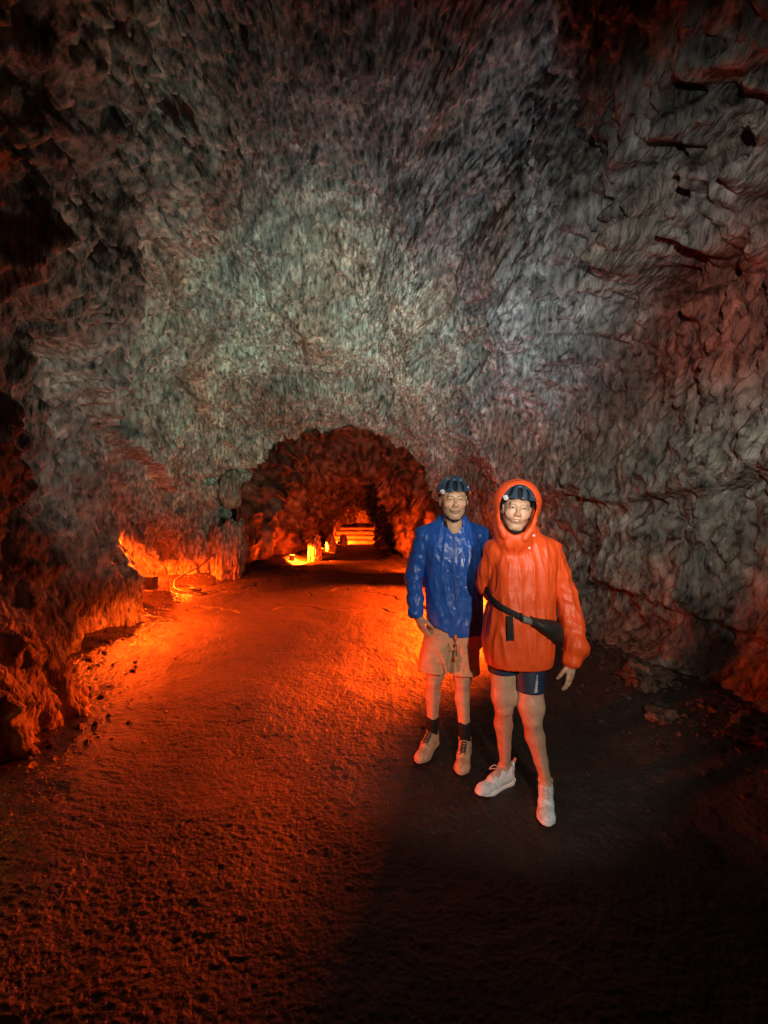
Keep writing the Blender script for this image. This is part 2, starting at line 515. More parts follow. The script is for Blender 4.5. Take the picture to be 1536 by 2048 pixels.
# ------------------------------------------------------------------ rocks
def rock(name, center, radii, seed, label, cat, rotz=0.0, n=90, rough=0.25, fine=0.05, col=(0.10, 0.085, 0.07), m=None, group=None, streak=1.0, boxy=0.8):
    th = np.linspace(0.02, np.pi - 0.02, n)[:, None]; ph = np.linspace(0, 2 * np.pi, 2 * n, endpoint=False)[None, :]
    x = np.sin(th) * np.cos(ph); y = np.sin(th) * np.sin(ph); z = np.cos(th) * np.ones_like(ph)
    r = 1 + rough * fbm3(x * 1.3 + seed, y * 1.3, z * 1.3 / streak, 3, seed) + fine * fbm3(x * 6 + seed, y * 6, z * 6 / streak, 3, seed + 5)
    r = r - 0.05 * np.abs(n3(x * 3, y * 3, z * 3, seed + 8))
    sx = np.sign(x) * np.abs(x) ** boxy; sy = np.sign(y) * np.abs(y) ** boxy; sz = np.sign(z) * np.abs(z) ** (boxy + 0.05)
    P = np.stack([sx * r * radii[0], sy * r * radii[1], sz * r * radii[2]], -1)
    c, s = math.cos(rotz), math.sin(rotz)
    P = np.stack([P[..., 0] * c - P[..., 1] * s, P[..., 0] * s + P[..., 1] * c, P[..., 2]], -1)
    P = P.transpose(1, 0, 2)
    V = P.reshape(-1, 3)
    F = grid_faces(2 * n, n, wrap_u=True)
    cc = np.array(col) * (1 + 0.5 * fbm3(V[:, 0] * 7, V[:, 1] * 7, V[:, 2] * 7, 3, seed + 2))[:, None]
    o = obj(name, mesh_from(name, V, F, m or M_wall, True, np.clip(cc, 0.01, 0.5)), label=label, cat=cat, group=group)
    o.location = center
    return o


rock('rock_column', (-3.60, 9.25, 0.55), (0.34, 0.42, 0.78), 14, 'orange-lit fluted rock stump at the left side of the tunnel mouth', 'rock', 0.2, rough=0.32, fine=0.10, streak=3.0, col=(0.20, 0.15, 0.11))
rock('rock_block', (-3.62, 9.32, 2.10), (0.22, 0.28, 0.44), 22, 'upright grey-green block in the left jamb of the tunnel mouth', 'rock', 0.1, rough=0.28, fine=0.10, streak=2.5, col=(0.13, 0.15, 0.115), boxy=0.6)

# rubble at the foot of the right wall
rr = np.random.RandomState(5)
for k, (x, y, s, lab) in enumerate([
        (2.10, 3.15, .15, 'largest reddish lump of lava rubble at the foot of the right wall'),
        (1.90, 2.70, .08, 'small reddish stone in front of the largest lump by the right wall'),
        (2.20, 2.35, .11, 'rounded reddish stone nearest the camera at the right wall'),]):
    rock('loose_rock', (x, y, float(ground_h(np.array(x), np.array(y))) - s * 0.10), (s * 1.25, s, s * 0.7), 50 + k,
         lab, 'rock', rr.rand() * 3, n=36, rough=0.45, fine=0.14, col=(0.12, 0.075, 0.052), group='rubble at the foot of the right wall')

# gravel and chips: thick along the right foot, a scatter elsewhere
rg = np.random.RandomState(11)
ico_v = np.array([(0, 0, 1), (.894, 0, .447), (.276, .851, .447), (-.724, .526, .447), (-.724, -.526, .447), (.276, -.851, .447),
                  (.724, .526, -.447), (-.276, .851, -.447), (-.894, 0, -.447), (-.276, -.851, -.447), (.724, -.526, -.447), (0, 0, -1)])
ico_f = np.array([(0, 1, 2), (0, 2, 3), (0, 3, 4), (0, 4, 5), (0, 5, 1), (1, 6, 2), (2, 7, 3), (3, 8, 4), (4, 9, 5), (5, 10, 1),
                  (2, 6, 7), (3, 7, 8), (4, 8, 9), (5, 9, 10), (1, 10, 6), (11, 7, 6), (11, 8, 7), (11, 9, 8), (11, 10, 9), (11, 6, 10)])
GV = []; GF = []; GC = []; off = 0
for i in range(2600):
    if i < 1500:
        y = 1.3 + 4.5 * rg.rand(); x = smooth_station(np.array(y))[1] - 0.05 - abs(rg.normal()) * 0.30; s = 0.006 + 0.022 * rg.rand() ** 3
    elif i < 2000:
        y = 2.0 + 7.0 * rg.rand(); x = smooth_station(np.array(y))[0] + 0.15 + abs(rg.normal()) * 0.30; s = 0.006 + 0.022 * rg.rand() ** 3
    else:
        y = 1.0 + 10 * rg.rand() ** 1.5; x = -3 + 5 * rg.rand(); s = 0.003 + 0.007 * rg.rand() ** 2
    v = ico_v * (1 + 0.35 * rg.normal(size=(12, 1))) * np.array([1, 0.8 + 0.4 * rg.rand(), 0.65]) * s
    a = rg.rand() * 6.28; ca, sa = math.cos(a), math.sin(a)
    v = np.stack([v[:, 0] * ca - v[:, 1] * sa, v[:, 0] * sa + v[:, 1] * ca, v[:, 2]], 1)
    v += np.array([x, y, float(ground_h(np.array(x), np.array(y))) + s * 0.15])
    GV.append(v); GF.append(ico_f + off); GC.append(np.ones((12, 3)) * np.array([0.075, 0.05, 0.038]) * (0.5 + rg.rand())); off += 12
obj('gravel', mesh_from('gravel', np.concatenate(GV), np.concatenate(GF), M_wall, False, np.concatenate(GC)), kind='stuff')

# ------------------------------------------------------------------ amber path lamps
AMBER = (1.0, 0.066, 0.002)
M_hood = mat('lamp_hood_metal', (0.05, 0.04, 0.035), rough=0.5, noise=0.3, bump=0.2)
M_lens = mat('amber_lens', (0.8, 0.3, 0.02), rough=0.3, emit=(1.0, 0.30, 0.02), estr=18.0)


def path_lamp(loc, aim, power, label, size=150, radius=0.06, blend=0.6, tilt=-6, rise=0.40):
    """small hooded floor lamp: housing, amber lens facing aim; its light is a separate spot, mostly above the housing"""
    base = empty('path_lamp', loc, label, 'lamp', 'amber lamps along the edge of the path')
    d = np.array(aim, float) - np.array(loc, float); yaw = math.atan2(d[1], d[0])
    base.rotation_euler = (0, 0, yaw)
    # local +x is the lit direction
    def box(x0, x1, y0, y1, z0, z1):
        v = [(x0, y0, z0), (x1, y0, z0), (x1, y1, z0), (x0, y1, z0), (x0, y0, z1), (x1, y0, z1), (x1, y1, z1), (x0, y1, z1)]
        f = [[0, 3, 2, 1], [4, 5, 6, 7], [0, 1, 5, 4], [1, 2, 6, 5], [2, 3, 7, 6], [3, 0, 4, 7]]
        return v, f
    hs = join_geo([box(-0.06, -0.04, -0.11, 0.11, 0, 0.17), box(-0.06, 0.05, -0.13, -0.11, 0, 0.17), box(-0.06, 0.05, 0.11, 0.13, 0, 0.17),
                   box(-0.06, 0.07, -0.13, 0.13, 0.17, 0.185), box(-0.06, 0.05, -0.11, 0.11, -0.02, 0.02)])
    me = mesh_from('housing', *hs, M_hood, smooth=False)
    obj('housing', me, base)
    v, f = tube([(-0.01, -0.085, 0.095), (-0.01, 0.0, 0.095), (-0.01, 0.085, 0.095)], 0.022, 10)
    obj('lens', mesh_from('lens', v, f, M_lens), base)
    s = spot('amber_spot', (0.085, 0, rise), (1.085, 0, rise + math.tan(math.radians(tilt))), power, size, blend, AMBER, radius)  # spot set at its own height, apart from the lens
    s.parent = base
    return base


# behind the couple, at the foot of the right hand wall
path_lamp((1.78, 7.4, 1.02), (-2.1, 4.8, 1.02), 9500, 'hooded amber lamp on the right wall, hidden behind the couple', size=100, tilt=-57, radius=0.12, blend=0.3)
added_beam = spot('amber_spot', (1.70, 7.3, 1.42), (-1.6, 1.80, 0.0), 4500, 27, 0.9, AMBER, 0.20)  # extra beam added without a fitting, reddens the near left floor
path_lamp((1.30, 9.95, 0.02), (1.00, 14.0, 0), 8000, 'hooded amber lamp just inside the right jamb of the tunnel mouth', size=150, tilt=-38, blend=0.9)
# left side, in two recesses of the wall
path_lamp((-3.72, 6.25, 0.35), (-3.3, 7.6, 0.35), 1300, 'hooded amber floor lamp in the nearer recess of the left wall', size=166, tilt=-87, rise=0.95)
path_lamp((-4.62, 8.05, 0.08), (-3.6, 8.6, 0.1), 1500, 'hooded amber floor lamp in the farther recess of the left wall, by the rock stump', size=156, tilt=-78, rise=0.55)
# one more round the corner of the left wall, level with the couple
path_lamp((-2.15, 2.0, 0.22), (0.45, 2.50, 0.45), 330, 'small hooded amber lamp on the left wall, level with the couple', size=34, tilt=-3, rise=0.10)


def light_fin(x, y, h, label):
    """upright lump of rock that screens a lamp from the visitors"""
    z = float(ground_h(np.array(x), np.array(y)))
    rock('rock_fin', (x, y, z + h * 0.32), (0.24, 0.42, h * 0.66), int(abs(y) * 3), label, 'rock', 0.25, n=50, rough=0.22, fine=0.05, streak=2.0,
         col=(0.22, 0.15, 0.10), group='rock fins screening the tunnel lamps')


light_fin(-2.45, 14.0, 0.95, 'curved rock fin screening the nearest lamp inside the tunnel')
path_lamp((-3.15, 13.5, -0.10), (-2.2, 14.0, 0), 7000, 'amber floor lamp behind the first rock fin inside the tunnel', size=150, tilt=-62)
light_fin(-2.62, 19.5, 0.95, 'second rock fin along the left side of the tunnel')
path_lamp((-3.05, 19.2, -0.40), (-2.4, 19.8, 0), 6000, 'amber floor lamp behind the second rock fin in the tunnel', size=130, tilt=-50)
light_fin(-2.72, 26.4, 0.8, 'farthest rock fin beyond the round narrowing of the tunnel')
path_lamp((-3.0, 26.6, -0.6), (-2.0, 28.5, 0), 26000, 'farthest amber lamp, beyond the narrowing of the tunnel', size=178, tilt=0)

# far steps climbing beyond the narrowing
M_step = mat('step_stone', (0.16, 0.11, 0.08), rough=0.7, noise=0.3, nscale=6, bump=0.5, bscale=12, bdist=0.03)
st = empty('stone_steps', (-2.0, 28.2, -0.75), 'broad stone steps climbing at the far end of the tunnel', 'steps')
for k in range(4):
    y0 = 28.2 + 1.35 * k; z1 = -0.50 + 0.26 * k
    xs = np.linspace(-3.7, -0.3, 30); prof = [(y0, -0.85), (y0 + 0.04, z1 - 0.05), (y0 + 0.12, z1), (y0 + 1.5, z1 + 0.03)]
    V = np.array([[x + 0 * p[0], p[0] + 0.12 * n2(x * 1.1, k * 3.3, 9) + 0.35 * ((x + 2) / 1.7) ** 2 * -1, p[1] + 0.03 * n2(x * 2, p[0] * 2, 4)] for x in xs for p in prof]) - np.array([-2.0, 28.2, -0.75])
    obj('step', mesh_from('step', V, grid_faces(30, 4), M_step, False), st)

# power cable running down the rocks and over the floor on the left
cz = lambda x, y: float(ground_h(np.array(float(x)), np.array(float(y))))
pts = [(-3.78, 8.75, 0.62), (-3.95, 8.55, 0.40), (-4.12, 8.3, 0.28), (-4.25, 8.05, 0.16), (-4.10, 7.75, cz(-4.10, 7.75) + .03), (-3.85, 7.6, cz(-3.85, 7.6) + .03),
       (-3.6, 7.55, cz(-3.6, 7.55) + .03), (-3.35, 7.45, cz(-3.35, 7.45) + .02)]
cb = empty('power_cable', (-3.9, 8.0, 0.1), 'thin power cable with a dark connector trailing from the rock stump on to the floor', 'cable')
v, f = tube(spline(pts, 60), 0.016, 6)
M_cable = mat('cable_rubber', (0.03, 0.02, 0.02), rough=0.5)
obj('cord', mesh_from('cord', v - np.array([-3.9, 8.0, 0.1]), f, M_cable), cb)
v, f = tube([(-3.72, 7.58, 0.075), (-3.6, 7.55, 0.08), (-3.48, 7.50, 0.075)], [0.03, 0.04, 0.03], 8)
obj('connector', mesh_from('connector', v - np.array([-3.9, 8.0, 0.1]), f, M_cable), cb)

# ------------------------------------------------------------------ sculpting: signed distance fields turned into one continuous surface
def axis(lo, hi, step, fine=()):
    """grid coordinates with finer spacing inside the given intervals"""
    out = [lo]; x = lo
    while x < hi:
        s = step
        for a, b, fs in fine:
            if a - step <= x < b: s = min(s, fs)
        x += s; out.append(x)
    return np.array(out, np.float32)


class Field:
    def __init__(self, xs, ys, zs):
        self.ax = (xs, ys, zs)
        self.D = np.full((len(xs), len(ys), len(zs)), 0.5, np.float32)
        self.M = np.eye(4)

    def pt(self, p):
        return (self.M @ np.array([p[0], p[1], p[2], 1.0]))[:3]

    def _sl(self, lo, hi):
        sl = []
        for a, l, h in zip(self.ax, lo, hi):
            i0 = max(int(np.searchsorted(a, l)) - 1, 0); i1 = min(int(np.searchsorted(a, h)) + 1, len(a))
            sl.append(slice(i0, max(i1, i0)))
        return tuple(sl)

    def _apply(self, lo, hi, fn, k, op):
        m = k + 0.02
        sl = self._sl(np.asarray(lo) - m, np.asarray(hi) + m)
        cur = self.D[sl]
        if cur.size == 0: return
        X = self.ax[0][sl[0]][:, None, None]; Y = self.ax[1][sl[1]][None, :, None]; Z = self.ax[2][sl[2]][None, None, :]
        d = fn(X, Y, Z).astype(np.float32)
        if op == 'sub':
            d = -d
        if op == 'u':
            if k > 0:
                h = np.clip(0.5 + 0.5 * (cur - d) / k, 0, 1)
                r = cur * (1 - h) + d * h - k * h * (1 - h)
            else: r = np.minimum(cur, d)
        else:
            if k > 0:
                h = np.clip(0.5 - 0.5 * (cur - d) / k, 0, 1)
                r = cur * (1 - h) + d * h + k * h * (1 - h)
            else: r = np.maximum(cur, d)
        self.D[sl] = r

    def cone(self, a, b, ra, rb, k=0.012, op='u', flat=None, off=0.0):
        sc = float(np.linalg.norm(self.M[:3, 0]))
        a = self.pt(a); b = self.pt(b); ra = (ra + off) * sc; rb = (rb + off) * sc
        ab = b - a; L2 = max(ab.dot(ab), 1e-9)
        if flat is not None:
            n = self.M[:3, :3] @ np.asarray(flat[0], float); n = n / np.linalg.norm(n); f = flat[1]
        R = max(ra, rb) * (1.0 if flat is None else max(1, 1 / flat[1]))

        def fn(X, Y, Z):
            px = X - a[0]; py = Y - a[1]; pz = Z - a[2]
            t = np.clip((px * ab[0] + py * ab[1] + pz * ab[2]) / L2, 0, 1)
            wx = px - t * ab[0]; wy = py - t * ab[1]; wz = pz - t * ab[2]
            if flat is not None:
                c = (wx * n[0] + wy * n[1] + wz * n[2]) * (f - 1)
                wx = wx + c * n[0]; wy = wy + c * n[1]; wz = wz + c * n[2]
            return np.sqrt(wx * wx + wy * wy + wz * wz) - (ra + (rb - ra) * t)
        self._apply(np.minimum(a, b) - R, np.maximum(a, b) + R, fn, k, op)

    def chain(self, pts, rs, k=0.012, op='u', flat=None, off=0.0):
        for i in range(len(pts) - 1):
            self.cone(pts[i], pts[i + 1], rs[i], rs[i + 1], k, op, flat, off)

    def ell(self, c, r, k=0.012, op='u', rot=None, off=0.0):
        c = self.pt(c); r = np.asarray(r, float) + off
        R = self.M[:3, :3] if rot is None else self.M[:3, :3] @ rot
        s = np.linalg.norm(R[:, 0]); Rn = R / s; r = r * s
        ext = np.sqrt((Rn ** 2) @ (r ** 2))

        def fn(X, Y, Z):
            px = X - c[0]; py = Y - c[1]; pz = Z - c[2]
            q = [(px * Rn[0, i] + py * Rn[1, i] + pz * Rn[2, i]) / r[i] for i in range(3)]
            k0 = np.sqrt(q[0] ** 2 + q[1] ** 2 + q[2] ** 2)
            k1 = np.sqrt((q[0] / r[0]) ** 2 + (q[1] / r[1]) ** 2 + (q[2] / r[2]) ** 2) + 1e-9
            return k0 * (k0 - 1) / k1
        self._apply(c - ext, c + ext, fn, k, op)

    def box(self, c, h, k=0.004, op='u', rot=None, rnd=0.004):
        sc = float(np.linalg.norm(self.M[:3, 0]))
        c = self.pt(c); h = np.asarray(h, float) * sc
        R = (self.M[:3, :3] if rot is None else self.M[:3, :3] @ rot) / sc
        ext = np.abs(R) @ h

        def fn(X, Y, Z):
            px = X - c[0]; py = Y - c[1]; pz = Z - c[2]
            q = [np.abs(px * R[0, i] + py * R[1, i] + pz * R[2, i]) - h[i] + rnd for i in range(3)]
            return np.sqrt(sum(np.maximum(v, 0) ** 2 for v in q)) + np.minimum(np.maximum(np.maximum(q[0], q[1]), q[2]), 0) - rnd
        self._apply(c - ext, c + ext, fn, k, op)

    def loft(self, secs, k=0.015, op='u', e=2.4, off=0.0):
        """secs: rows (z, cx, cy, rx, ry), top to bottom or bottom to top"""
        S = np.array(sorted(secs), float)
        lo = (min(S[:, 1] - S[:, 3]), min(S[:, 2] - S[:, 4]), S[0, 0]); hi = (max(S[:, 1] + S[:, 3]), max(S[:, 2] + S[:, 4]), S[-1, 0])

        def fn(X, Y, Z):
            z = np.clip(Z, S[0, 0], S[-1, 0])
            cx, cy, rx, ry = [np.interp(z, S[:, 0], S[:, i]) for i in (1, 2, 3, 4)]
            rx = rx + off; ry = ry + off
            q = (np.abs((X - cx) / rx) ** e + np.abs((Y - cy) / ry) ** e) ** (1 / e)
            d = (q - 1) * np.minimum(rx, ry)
            return np.maximum(d, np.maximum(Z - S[-1, 0], S[0, 0] - Z))
        self._apply(lo, hi, fn, k, op)

    def func(self, lo, hi, fn, k=0.0, op='u'):
        self._apply(lo, hi, fn, k, op)

    def sample(self, P):
        P = np.atleast_2d(P); idx = []
        for a, v in zip(self.ax, P.T):
            f = np.interp(v, a, np.arange(len(a))); idx.append(f)
        i0 = [np.clip(f.astype(int), 0, len(a) - 2) for f, a in zip(idx, self.ax)]
        fr = [f - i for f, i in zip(idx, i0)]
        r = 0
        for dx in (0, 1):
            for dy in (0, 1):
                for dz in (0, 1):
                    w = (fr[0] if dx else 1 - fr[0]) * (fr[1] if dy else 1 - fr[1]) * (fr[2] if dz else 1 - fr[2])
                    r = r + w * self.D[i0[0] + dx, i0[1] + dy, i0[2] + dz]
        return r

    def hit(self, o, d, tmax=0.6, n=400):
        """first point from o along d where the field turns inside"""
        o = np.asarray(o, float); d = np.asarray(d, float); d = d / np.linalg.norm(d)
        t = np.linspace(0, tmax, n)
        v = self.sample(o + t[:, None] * d)
        w = np.nonzero(v < 0)[0]
        if len(w) == 0: return None
        i = w[0]
        if i == 0: return o
        tt = t[i - 1] + (t[i] - t[i - 1]) * v[i - 1] / (v[i - 1] - v[i])
        return o + tt * d

    def hit_out(self, o, d, tmax=0.5, n=300):
        """last inside point going outwards from an interior point"""
        o = np.asarray(o, float); d = np.asarray(d, float); d = d / np.linalg.norm(d)
        t = np.linspace(0, tmax, n); v = self.sample(o + t[:, None] * d)
        w = np.nonzero(v > 0)[0]
        if len(w) == 0: return o
        i = max(w[0], 1)
        return o + (t[i - 1] + (t[i] - t[i - 1]) * v[i - 1] / (v[i - 1] - v[i] + 1e-9)) * d

    def polish(self):
        """drop the bounding layer so that the surface is always closed"""
        D = self.D
        for ax_ in range(3):
            sl = [slice(None)] * 3
            for e in (0, -1):
                sl[ax_] = e; D[tuple(sl)] = np.maximum(D[tuple(sl)], 0.01)

    def surface(self):
        self.polish()
        D = self.D; S = D < 0
        n = D.shape
        c = [S[i:n[0] - 1 + i, j:n[1] - 1 + j, k:n[2] - 1 + k] for i in (0, 1) for j in (0, 1) for k in (0, 1)]
        anyc = c[0].copy(); allc = c[0].copy()
        for q in c[1:]:
            anyc |= q; allc &= q
        act = anyc & ~allc
        I, J, K = np.nonzero(act)
        vid = np.full(act.shape, -1, np.int64); vid[I, J, K] = np.arange(len(I))
        corner = {(i, j, k): D[I + i, J + j, K + k] for i in (0, 1) for j in (0, 1) for k in (0, 1)}
        acc = np.zeros((len(I), 3)); cnt = np.zeros(len(I))
        for a in corner:
            for axn in range(3):
                if a[axn] == 0:
                    b = list(a); b[axn] = 1; b = tuple(b)
                    va = corner[a]; vb = corner[b]
                    cr = (va < 0) != (vb < 0)
                    t = np.where(cr, va / np.where(cr, va - vb, 1), 0)
                    p = np.zeros((len(I), 3)); p += np.array(a); p[:, axn] = t
                    acc[cr] += p[cr]; cnt[cr] += 1
        pos = acc / cnt[:, None] + np.stack([I, J, K], 1)
        V = np.stack([np.interp(pos[:, i], np.arange(n[i]), self.ax[i]) for i in range(3)], 1)
        F = []
        for axn in range(3):
            o1, o2 = [(1, 2), (2, 0), (0, 1)][axn]
            sa = [slice(None)] * 3; sb = [slice(None)] * 3
            sa[axn] = slice(0, -1); sb[axn] = slice(1, None)
            A = S[tuple(sa)]; B = S[tuple(sb)]
            E = A != B
            q = np.stack(np.nonzero(E), 1)
            q = q[(q[:, o1] > 0) & (q[:, o2] > 0) & (q[:, o1] < n[o1] - 1) & (q[:, o2] < n[o2] - 1)]
            inside = A[tuple(q.T)]
            def cell(d1, d2):
                w = q.copy(); w[:, o1] -= d1; w[:, o2] -= d2
                return vid[tuple(w.T)]
            f = np.stack([cell(1, 1), cell(0, 1), cell(0, 0), cell(1, 0)], 1)
            f[~inside] = f[~inside][:, ::-1]
            F.append(f)
        F = np.concatenate(F)
        F = F[(F >= 0).all(1)]
        return V, F


def vnormals(V, F):
    a = V[F[:, 2]] - V[F[:, 0]]; b = V[F[:, 3]] - V[F[:, 1]]
    fn = np.cross(a, b); N = np.zeros_like(V)
    for i in range(4): np.add.at(N, F[:, i], fn)
    return N / (np.linalg.norm(N, axis=1, keepdims=True) + 1e-12)


def relax(V, F, it=2, w=0.5):
    for _ in range(it):
        A = np.zeros_like(V); c = np.zeros(len(V))
        for i in range(4):
            j = (i + 1) % 4
            np.add.at(A, F[:, i], V[F[:, j]]); np.add.at(c, F[:, i], 1)
            np.add.at(A, F[:, j], V[F[:, i]]); np.add.at(c, F[:, j], 1)
        V = V * (1 - w) + w * A / np.maximum(c, 1)[:, None]
    return V


def sculpt(name, fld, mat_, parent, base, it=2, disp=None, col=None, label=None):
    V, F = fld.surface()
    V = relax(V, F, it)
    if disp is not None:
        N = vnormals(V, F)
        V = V + N * disp(V, N)[:, None]
    C = col(V) if col is not None else None
    o = obj(name, mesh_from(name, V - np.asarray(base), F, mat_, True, C), parent, label)
    return o, V


def frame(right, back, up, origin, scale=1.0):
    M = np.eye(4); M[:3, 0] = right; M[:3, 1] = back; M[:3, 2] = up
    M[:3, :3] *= scale; M[:3, 3] = origin
    return M


def head_frame(origin, yaw, pitch, roll, scale=1.0):
    R = (Matrix.Rotation(math.radians(yaw), 3, 'Z') @ Matrix.Rotation(math.radians(roll), 3, 'Y') @ Matrix.Rotation(math.radians(pitch), 3, 'X'))
    M = np.eye(4); M[:3, :3] = np.array(R) * scale; M[:3, 3] = origin
    return M


def unit(v):
    v = np.asarray(v, float); return v / np.linalg.norm(v)


def rot_about(v, ax_, ang):
    return np.array(Matrix.Rotation(ang, 3, Vector(ax_)) @ Vector(v))


# ------------------------------------------------------------------ anatomy
def sculpt_head(F, M, man=True):
    F.M = M
    w = 1.0 if man else 0.93
    F.ell((0, 0.012, 0.030), (0.076 * w, 0.097, 0.090), 0)                  # cranium
    F.ell((0, -0.030, -0.020), (0.066 * w, 0.064, 0.075), 0.02)             # face block
    jaw = 0.060 if man else 0.047
    F.ell((0, -0.022, -0.062), (jaw, 0.055, 0.050), 0.022)                  # jaw
    F.ell((0, -0.064, -0.098), (0.024 if man else 0.022, 0.020, 0.017), 0.030)  # chin
    for s in (-1, 1):
        F.cone((s * 0.055 * w, 0.005, -0.045), (s * 0.020, -0.060, -0.100), 0.014, 0.014, 0.022)   # jaw line
        F.ell((s * 0.043 * w, -0.066, -0.020), (0.023, 0.020, 0.020), 0.022)        # cheek
        if not man:
            F.ell((s * 0.036, -0.074, -0.032), (0.020, 0.015, 0.018), 0.022)   # smiling cheek
    F.cone((-0.034, -0.084, 0.030), (0.034, -0.084, 0.030), 0.011, 0.011, 0.018)   # brow ridge
    for s in (-1, 1):                                                        # eye sockets
        F.ell((s * 0.031, -0.103, 0.006), (0.018, 0.019, 0.0125), 0.010, 'sub')
    # nose
    L = 1.0 if man else 0.96
    F.cone((0, -0.088, 0.020), (0, -0.116 * L, -0.026), 0.0075, 0.0115, 0.010)
    F.ell((0, -0.116 * L, -0.030), (0.0125, 0.012, 0.0105), 0.006)
    for s in (-1, 1):
        F.ell((s * 0.0135, -0.101, -0.033), (0.0085, 0.011, 0.0085), 0.005)
        F.ell((s * 0.0075, -0.110, -0.0425), (0.0038, 0.0052, 0.0035), 0.002, 'sub')
        # lids wrap the eyeball leaving a slit
        F.ell((s * 0.031, -0.0805, 0.0065), (0.0155, 0.0150, 0.0135), 0.004)
        F.ell((s * 0.031, -0.0985, 0.0060), (0.0115, 0.0110, 0.0026 if man else 0.0032), 0.002, 'sub')
        F.cone((s * 0.019, -0.0915, -0.006), (s * 0.041, -0.0885, -0.007), 0.0035, 0.0030, 0.005)   # bag under the eye
        # naso-labial fold
        F.chain([(s * 0.021, -0.100, -0.034), (s * 0.030, -0.096, -0.050), (s * 0.034, -0.086, -0.066)], [0.0016, 0.0022, 0.0014] if man else [0.0006, 0.0012, 0.0006], 0.009, 'sub')
    # mouth
    if man:
        F.ell((0, -0.091, -0.060), (0.030, 0.013, 0.016), 0.014)
        F.chain([(-0.025, -0.090, -0.0615), (-0.010, -0.1015, -0.0590), (0, -0.1025, -0.0595), (0.010, -0.1015, -0.0590), (0.025, -0.090, -0.0615)], [0.002, 0.0042, 0.0036, 0.0042, 0.002], 0.004)
        F.chain([(-0.021, -0.091, -0.0670), (0, -0.1015, -0.0695), (0.021, -0.091, -0.0670)], [0.002, 0.0052, 0.002], 0.004)
        F.chain([(-0.026, -0.093, -0.0625), (0, -0.108, -0.0645), (0.026, -0.093, -0.0625)], [0.0012, 0.0020, 0.0012], 0.002, 'sub')
        F.ell((0, -0.096, -0.083), (0.018, 0.005, 0.004), 0.006, 'sub')
    else:
        F.ell((0, -0.089, -0.058), (0.033, 0.013, 0.018), 0.014)
        F.chain([(-0.031, -0.084, -0.0545), (-0.014, -0.098, -0.0560), (0, -0.1005, -0.0575), (0.014, -0.098, -0.0560), (0.031, -0.084, -0.0545)], [0.0018, 0.0033, 0.0030, 0.0033, 0.0018], 0.003)
        F.chain([(-0.027, -0.085, -0.0610), (-0.012, -0.0965, -0.0700), (0, -0.0990, -0.0718), (0.012, -0.0965, -0.0700), (0.027, -0.085, -0.0610)], [0.0018, 0.0042, 0.0046, 0.0042, 0.0018], 0.003)
        F.ell((0, -0.101, -0.0625), (0.0245, 0.0135, 0.0042), 0.002, 'sub')
    # ears
    for s in (-1, 1):
        rot = np.array(Matrix.Rotation(math.radians(s * 28), 3, 'Z'))
        F.ell((s * 0.080 * w, 0.012, -0.004), (0.0075, 0.019, 0.031), 0.006, rot=rot)
        F.ell((s * 0.088 * w, 0.006, 0.002), (0.005, 0.010, 0.018), 0.004, 'sub', rot=rot)
    # neck
    F.cone((0, 0.018, -0.050), (0, 0.040, -0.185), 0.052 if man else 0.044, 0.062 if man else 0.052, 0.02)
    F.M = np.eye(4)


def hand(F, wrist, d, n, side, s=1.0, curl=(0.25, 0.35, 0.45, 0.55), thumb_in=0.3):
    """palm, four fingers of different length with knuckle bends and a thumb rooted on the side of the palm.
    d: direction of the fingers, n: way the palm faces, side: towards the thumb"""
    d = unit(d); n = unit(np.asarray(n) - np.dot(n, d) * d); side = unit(np.asarray(side) - np.dot(side, d) * d - np.dot(side, n) * n)
    W = np.asarray(wrist, float)
    lat = (0.029, 0.0095, -0.0095, -0.027); rad = (0.0088, 0.0090, 0.0084, 0.0074)
    ln = (0.072, 0.080, 0.074, 0.058); reach = (0.088, 0.092, 0.088, 0.080)
    kn = []
    for i in range(4):
        K = W + (d * reach[i] + side * lat[i] + n * (0.002 if i in (1, 2) else 0.005)) * s
        kn.append(K)
        F.cone(W + side * lat[i] * 0.45 * s + d * 0.008 * s, K, 0.0150 * s, 0.0115 * s, 0.012, flat=(n, 1.15))
    F.ell(W + (d * 0.050 + side * 0.002 + n * 0.004) * s, np.array([0.030, 0.030, 0.030]) * s * 0.62, 0.02)
    hinge = np.cross(d, n)
    for i in range(4):
        p = kn[i]; c = curl[i]; spread = (lat[i] / 0.029) * 0.07
        v = unit(d + side * spread)
        L = ln[i] * s; r = rad[i] * s
        for seg, (f, a) in enumerate(((0.46, 0.55), (0.30, 1.0), (0.24, 0.8))):
            v = rot_about(v, hinge, c * a)
            q = p + v * L * f
            F.cone(p, q, r, r * 0.90, 0.0035 if seg else 0.006)
            F.ell(p, np.ones(3) * r * 1.05, 0.003)
            p = q; r *= 0.92
    # thumb
    T0 = W + (d * 0.020 + side * 0.022 + n * 0.008) * s
    v = unit(d * 0.75 + side * 0.62 + n * thumb_in)
    T1 = T0 + v * 0.042 * s
    v2 = unit(d * 0.92 + side * 0.25 + n * (thumb_in + 0.1))
    T2 = T1 + v2 * 0.031 * s; T3 = T2 + unit(v2 + n * 0.15 - side * 0.08) * 0.025 * s
    F.cone(T0, T1, 0.0150 * s, 0.0115 * s, 0.014)
    F.cone(T1, T2, 0.0112 * s, 0.0098 * s, 0.005); F.cone(T2, T3, 0.0098 * s, 0.0082 * s, 0.004)
    F.cone(W - d * 0.03 * s, W + d * 0.012 * s, 0.0235 * s, 0.0225 * s, 0.014, flat=(n, 1.25))
    return kn


